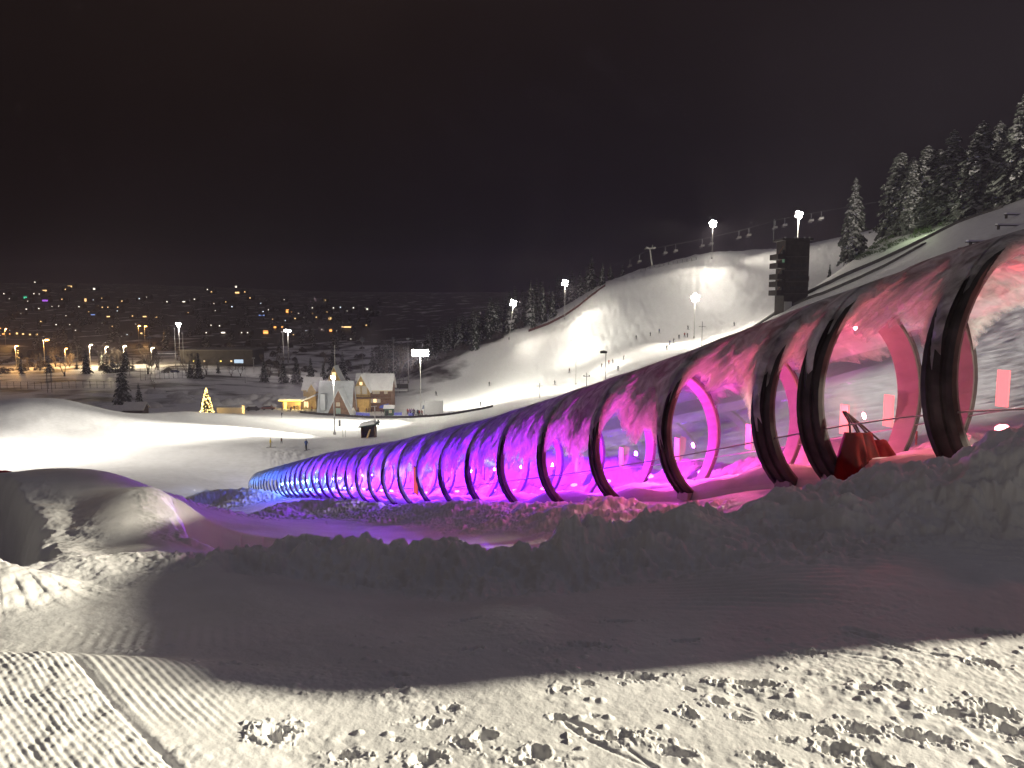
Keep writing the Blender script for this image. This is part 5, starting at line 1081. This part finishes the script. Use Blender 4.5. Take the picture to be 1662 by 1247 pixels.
# ---------------------------------------------------------------- slope furniture
def tpost(px, top, base, Y, label, arm=1.6, two=False):
    b = at(px, Y, base); ht = P(px, top, Y)[2] - b.z; e = empty('tow_post', b, 0, label, 'post', 'rope-tow posts on the slope'); MB().tube([(0, 0, -.3), (0, 0, ht)], .09, 6).build('pole', dark_pole, e); MB().box((0, 0, ht * .8), (arm, .1, .12)).build('crossarm', dark_pole, e)
    if two:
        for sg in (-1, 1): MB().box((sg * arm / 2, 0, ht * .8 + .2), (.35, .3, .4)).build('pulley', dark_pole, e)
tpost(1139, 522, 560, 250, 'rope-tow post right of the brightest floodlight', 2.2); tpost(876, 622, 640, 235, 'rope-tow post at the bottom of the slope, just above the tunnel roof', 2.0); tpost(952, 605, 618, 225, 'short rope-tow post with two pulleys above the tunnel roof', 1.6, True)
b = at(983, 240, 606); ht = P(983, 572, 240)[2] - b.z; e = empty('snow_gun', b, 0, 'snow gun on a tall post above the tunnel roof', 'snow gun'); MB().tube([(0, 0, -.3), (0, 0, ht)], .12, 8).build('pole', dark_pole, e); MB().tube([(.3, 0, ht), (-.8, -.2, ht + .15), (-1.8, -.4, ht + .05)], [.35, .5, .42], 10).build('barrel', mat('dark_metal', (.05, .05, .05), .5, metal=.4), e)
# red netting along the forest edge
net = mat('red_netting', (.11, .045, .04), .9)
nb = [at(px, Y, 500) for px, Y in ((858, 347), (890, 348), (917, 349), (940, 351), (960, 353), (982, 357))]
e = empty('safety_net', nb[0], 0, 'red safety netting climbing the forest edge of the slope', 'netting'); m = MB()
for p, q in zip(nb[:-1], nb[1:]):
    a, c = p - nb[0], q - nb[0]; m.add([a, c, c + Vector((0, 0, 1.1)), a + Vector((0, 0, 1.1)), a + Vector((0, .08, 0)), c + Vector((0, .08, 0)), c + Vector((0, .08, 1.1)), a + Vector((0, .08, 1.1))], [(0, 1, 2, 3), (7, 6, 5, 4), (3, 2, 6, 7)])
m.build('netting', net, e)
for i in range(16):
    f = i / 15 * (len(nb) - 1); j = min(int(f), len(nb) - 2); p = nb[j].lerp(nb[j + 1], f - j) - nb[0]; MB().tube([p, p + Vector((0, 0, 2.1))], .05, 4).build('post', dark_pole, e)
mesh_fence(at(1040, 373, 440), at(1130, 371, 420), 12, 1.3, 'thin rope fence along the crest of the lit hill')
b = at(1306, 300, 395); e = empty('safety_net', b, 0, 'short red netting on the crest just right of the dark tower roof', 'netting'); MB().box((0, 0, 4.2), (4.5, .1, 1.6)).build('netting', net, e); MB().tube([(-2.2, 0, -1), (-2.2, 0, 5.2)], .07, 4).build('post', dark_pole, e); MB().tube([(2.2, 0, -1), (2.2, 0, 5.2)], .07, 4).build('post', dark_pole, e)
b = Vector(P(1485, 752, 15)); b.z = hz(b.x, b.y); o = MB().tube([(0, 0, -.2), (0, 0, P(1485, 700, 15)[2] - b.z)], .022, 6).build('marker_pole', mat('orange_pole', (.55, .14, .07), .6), None, loc=b); tag(o, 'thin orange marker pole in the snow beyond the tunnel', 'marker pole')
b = Vector(P(2, 784, 15.8)); o = MB(); o.prism([(-.16, 0), (.14, -.02), (.17, .05), (.05, .075), (-.15, .07)], -.1, .1, 0, 'y'); o = o.build('red_marker', mat('red_plastic', (.45, .02, .03), .5), None, loc=(b.x, b.y, hz(b.x, b.y) + .01)); tag(o, 'red plastic marker lying on the crest of the snow mound at the left edge', 'marker')
for px, py, Y, lab in [(557, 725, 178, 'left of two thin poles in front of the grey lamp pole'), (561, 726, 178, 'right of two thin poles in front of the grey lamp pole')]:
    b = at(px, Y, py); o = MB().tube([(0, 0, -.2), (0, 0, 2)], .05, 5).build('marker_pole', dark_pole, None, loc=b); tag(o, lab, 'marker pole')

# ---------------------------------------------------------------- skiers and visitors
def person_mesh(pose, cols, name='person'):
    bm_v = []; bm_e = []; rad = []
    def vtx(p, r): bm_v.append(p); rad.append(r); return len(bm_v) - 1
    lean, bend, step, arm = pose
    hip = vtx((0, 0, .92 - bend * .25), .15)
    ch_ = vtx((lean * .25, 0, 1.25 - bend * .27), .17); sh = vtx((lean * .36, 0, 1.42 - bend * .28), .15); nk = vtx((lean * .42, 0, 1.53 - bend * .28), .065); hd = vtx((lean * .46, 0, 1.62 - bend * .28), .105); hd2 = vtx((lean * .47, 0, 1.74 - bend * .28), .085)
    bm_e += [(hip, ch_), (ch_, sh), (sh, nk), (nk, hd), (hd, hd2)]
    for s in (-1, 1):
        t = vtx((step * s * .04, s * .10, .84 - bend * .24), .11); k = vtx((step * s * .18 + bend * .28, s * .12, .48 - bend * .08), .075); a = vtx((step * s * .22, s * .13, .10), .06); f = vtx((step * s * .22 + .16, s * .14, .06), .05); bm_e += [(hip, t), (t, k), (k, a), (a, f)]
        u_ = vtx((lean * .34, s * .22, 1.38 - bend * .28), .07); el = vtx((lean * .34 + arm * .12, s * .28, 1.12 - bend * .22), .055); h_ = vtx((lean * .34 + arm * .38, s * .26, .98 - bend * .12 + arm * .12), .045); bm_e += [(sh, u_), (u_, el), (el, h_)]
    me = bpy.data.meshes.new(name); me.from_pydata(bm_v, bm_e, []); o = bpy.data.objects.new('tmp_body', me); sc.collection.objects.link(o)
    md = o.modifiers.new('s', 'SKIN'); 
    for i, r in enumerate(rad): me.skin_vertices[0].data[i].radius = (r, r); me.skin_vertices[0].data[i].use_root = (i == 0)
    o.modifiers.new('d', 'SUBSURF').levels = 1
    dg = bpy.context.evaluated_depsgraph_get(); m2 = bpy.data.meshes.new_from_object(o.evaluated_get(dg)); bpy.data.objects.remove(o); m2.name = name
    m2.materials.clear()
    for c in cols: m2.materials.append(c)
    hb = 1.55 - bend * .28
    for p in m2.polygons:
        z = p.center.z; p.material_index = 2 if hb < z < hb + .12 else (3 if z >= hb + .12 else (0 if z > .88 - bend * .22 else 1)); p.use_smooth = True
    return m2
skin = mat('skin', (.45, .30, .22), .6); helm = mat('dark_helmet', (.03, .03, .035), .4)
def cl(n, c): return mat('cloth_' + n, c, .85)
PEOPLE = [('dark jacket', person_mesh((.4, .5, .4, .8), [cl('black', (.025, .025, .03)), cl('charcoal', (.03, .03, .032)), skin, helm])), ('navy jacket', person_mesh((.1, .1, .3, .3), [cl('navy', (.03, .05, .14)), cl('black', (.025, .025, .03)), skin, helm])),
          ('red jacket', person_mesh((.2, .2, .5, .6), [cl('red', (.28, .04, .03)), cl('black', (.02, .02, .02)), skin, helm])), ('brown jacket', person_mesh((.05, .0, .5, .2), [cl('brown', (.14, .07, .04)), cl('grey', (.08, .08, .09)), skin, helm])), ('yellow jacket', person_mesh((.1, .1, .2, .5), [cl('yellow', (.55, .42, .08)), cl('tan', (.4, .34, .2)), skin, helm])), ('purple jacket', person_mesh((.1, .0, .3, .3), [cl('purple', (.14, .06, .20)), cl('black', (.02, .02, .02)), skin, helm]))]
ski_m = MB().box((.1, -.11, .03), (1.65, .075, .03)).mesh('ski', cl('ski', (.12, .10, .11))); pole_m = MB().tube([(.35, .27, .95), (-.15, .34, .05)], .018, 4).mesh('ski_pole', dark_pole)
def person(px, py, k, label, group, skis=True, rz=None, s=1., Y=None):
    b = hit(px, py, 130) if Y is None else at(px, Y, py)
    e = empty('person', b + Vector((0, 0, .03)), rt.uniform(0, 6.28) if rz is None else rz, label, 'person', group); e.scale = (s,) * 3; link('body', PEOPLE[k][1], e)
    if skis:
        link('ski', ski_m, e); link('ski', ski_m, e, (0, .22, 0)); link('ski_pole', pole_m, e); o = link('ski_pole', pole_m, e); o.scale = (1, -1, 1)
    return e
SK = 'skiers on the floodlit slope'
for px, py, k, lab in [(1033, 551, 0, 'crouching skier at the far left of the climbing row, alone on the slope'), (1056, 546, 0, 'skier left of the climbing row below the brightest floodlight'), (1070, 541, 1, 'skier standing above the left end of the climbing row'), (1082, 568, 0, 'lowest skier of the climbing row'), (1087, 561, 1, 'second lowest skier of the climbing row'), (1093, 557, 0, 'skier behind the low rail of the climbing row'), (1102, 550, 0, 'bending skier in the middle of the climbing row'), (1111, 547, 2, 'skier with raised arms in the climbing row'), (1116, 547, 0, 'upper skier of the climbing row, next to the floodlight pole'), (1117, 534, 0, 'skier highest on the slope, above the climbing row'),
                       (1192, 530, 0, 'lone skier close to the edge of the jump hill'), (1012, 584, 0, 'skier turning below the snow gun, right of its post'), (976, 598, 0, 'skier at the foot of the snow gun post'), (988, 592, 2, 'skier bent forward right of the snow gun post'), (995, 590, 0, 'crouching skier farthest right of the snow gun post'), (1003, 603, 1, 'leaning skier right above the tunnel roof'), (924, 606, 3, 'pale skier left of the low floodlight pole'), (901, 625, 0, 'skier far down the slope left of the low floodlight'), (794, 627, 0, 'skier alone in the middle of the lower slope'), (780, 660, 0, 'skier on the lowest part of the slope above the tunnel'), (708, 642, 0, 'skier standing above the white screen')]:
    person(px, py, k, lab, SK, s=1.1)
person(457, 678, 0, 'person walking alone below the kiosk crowd', None, False); person(497, 733, 1, 'person in a dark blue jacket standing on the bright run-out', None, True, 1.2, 1.15); person(439, 728, 4, 'person in pale yellow clothes on the bright run-out', None, True, .4); person(457, 723, 3, 'small crouching figure right of the person in pale yellow', None, False, s=.7)
for i in range(17):
    k = rt.choice([0, 2, 3, 3, 5, 1, 4]); person(rt.uniform(455, 508), 668, k, 'visitor in a %s in the crowd before the yellow-lit kiosk' % PEOPLE[k][0], 'crowd before the kiosk, %s' % PEOPLE[k][0], False, Y=rt.uniform(242, 251))
for i in range(16):
    k = rt.choice([0, 0, 5, 1, 2, 5]); person(rt.uniform(660, 692), 668, k, 'skier in a %s queueing beside the white screen' % PEOPLE[k][0], 'queue beside the white screen, %s' % PEOPLE[k][0], True, Y=rt.uniform(243, 254), s=1.1)
for i in range(7):
    k = rt.choice([0, 1, 3]); person(rt.uniform(580, 625), 655, k, 'visitor in a %s under the lodge deck' % PEOPLE[k][0], 'visitors under the lodge deck, %s' % PEOPLE[k][0], False, Y=rt.uniform(252, 255))

# ---------------------------------------------------------------- frosty night air: a thin even haze round the whole place
hm = bpy.data.materials.new('haze'); hm.use_nodes = True; hn = hm.node_tree; hn.nodes.clear()
ho = hn.nodes.new('ShaderNodeOutputMaterial'); hv = hn.nodes.new('ShaderNodeVolumePrincipled'); hv.inputs['Density'].default_value = .00025; hv.inputs['Color'].default_value = (.66, .58, .70, 1); hv.inputs['Anisotropy'].default_value = .35
hn.links.new(hv.outputs[0], ho.inputs['Volume'])
zmin = float(gz.min()); zmax = max(float(gz.max()), 70.0)
hb_ = MB().box((0, 0, (zmin - 1.5 + zmax + 4) / 2), (5060, 5060, zmax - zmin + 5.5)).build('haze', hm); tag(hb_, kind='stuff')
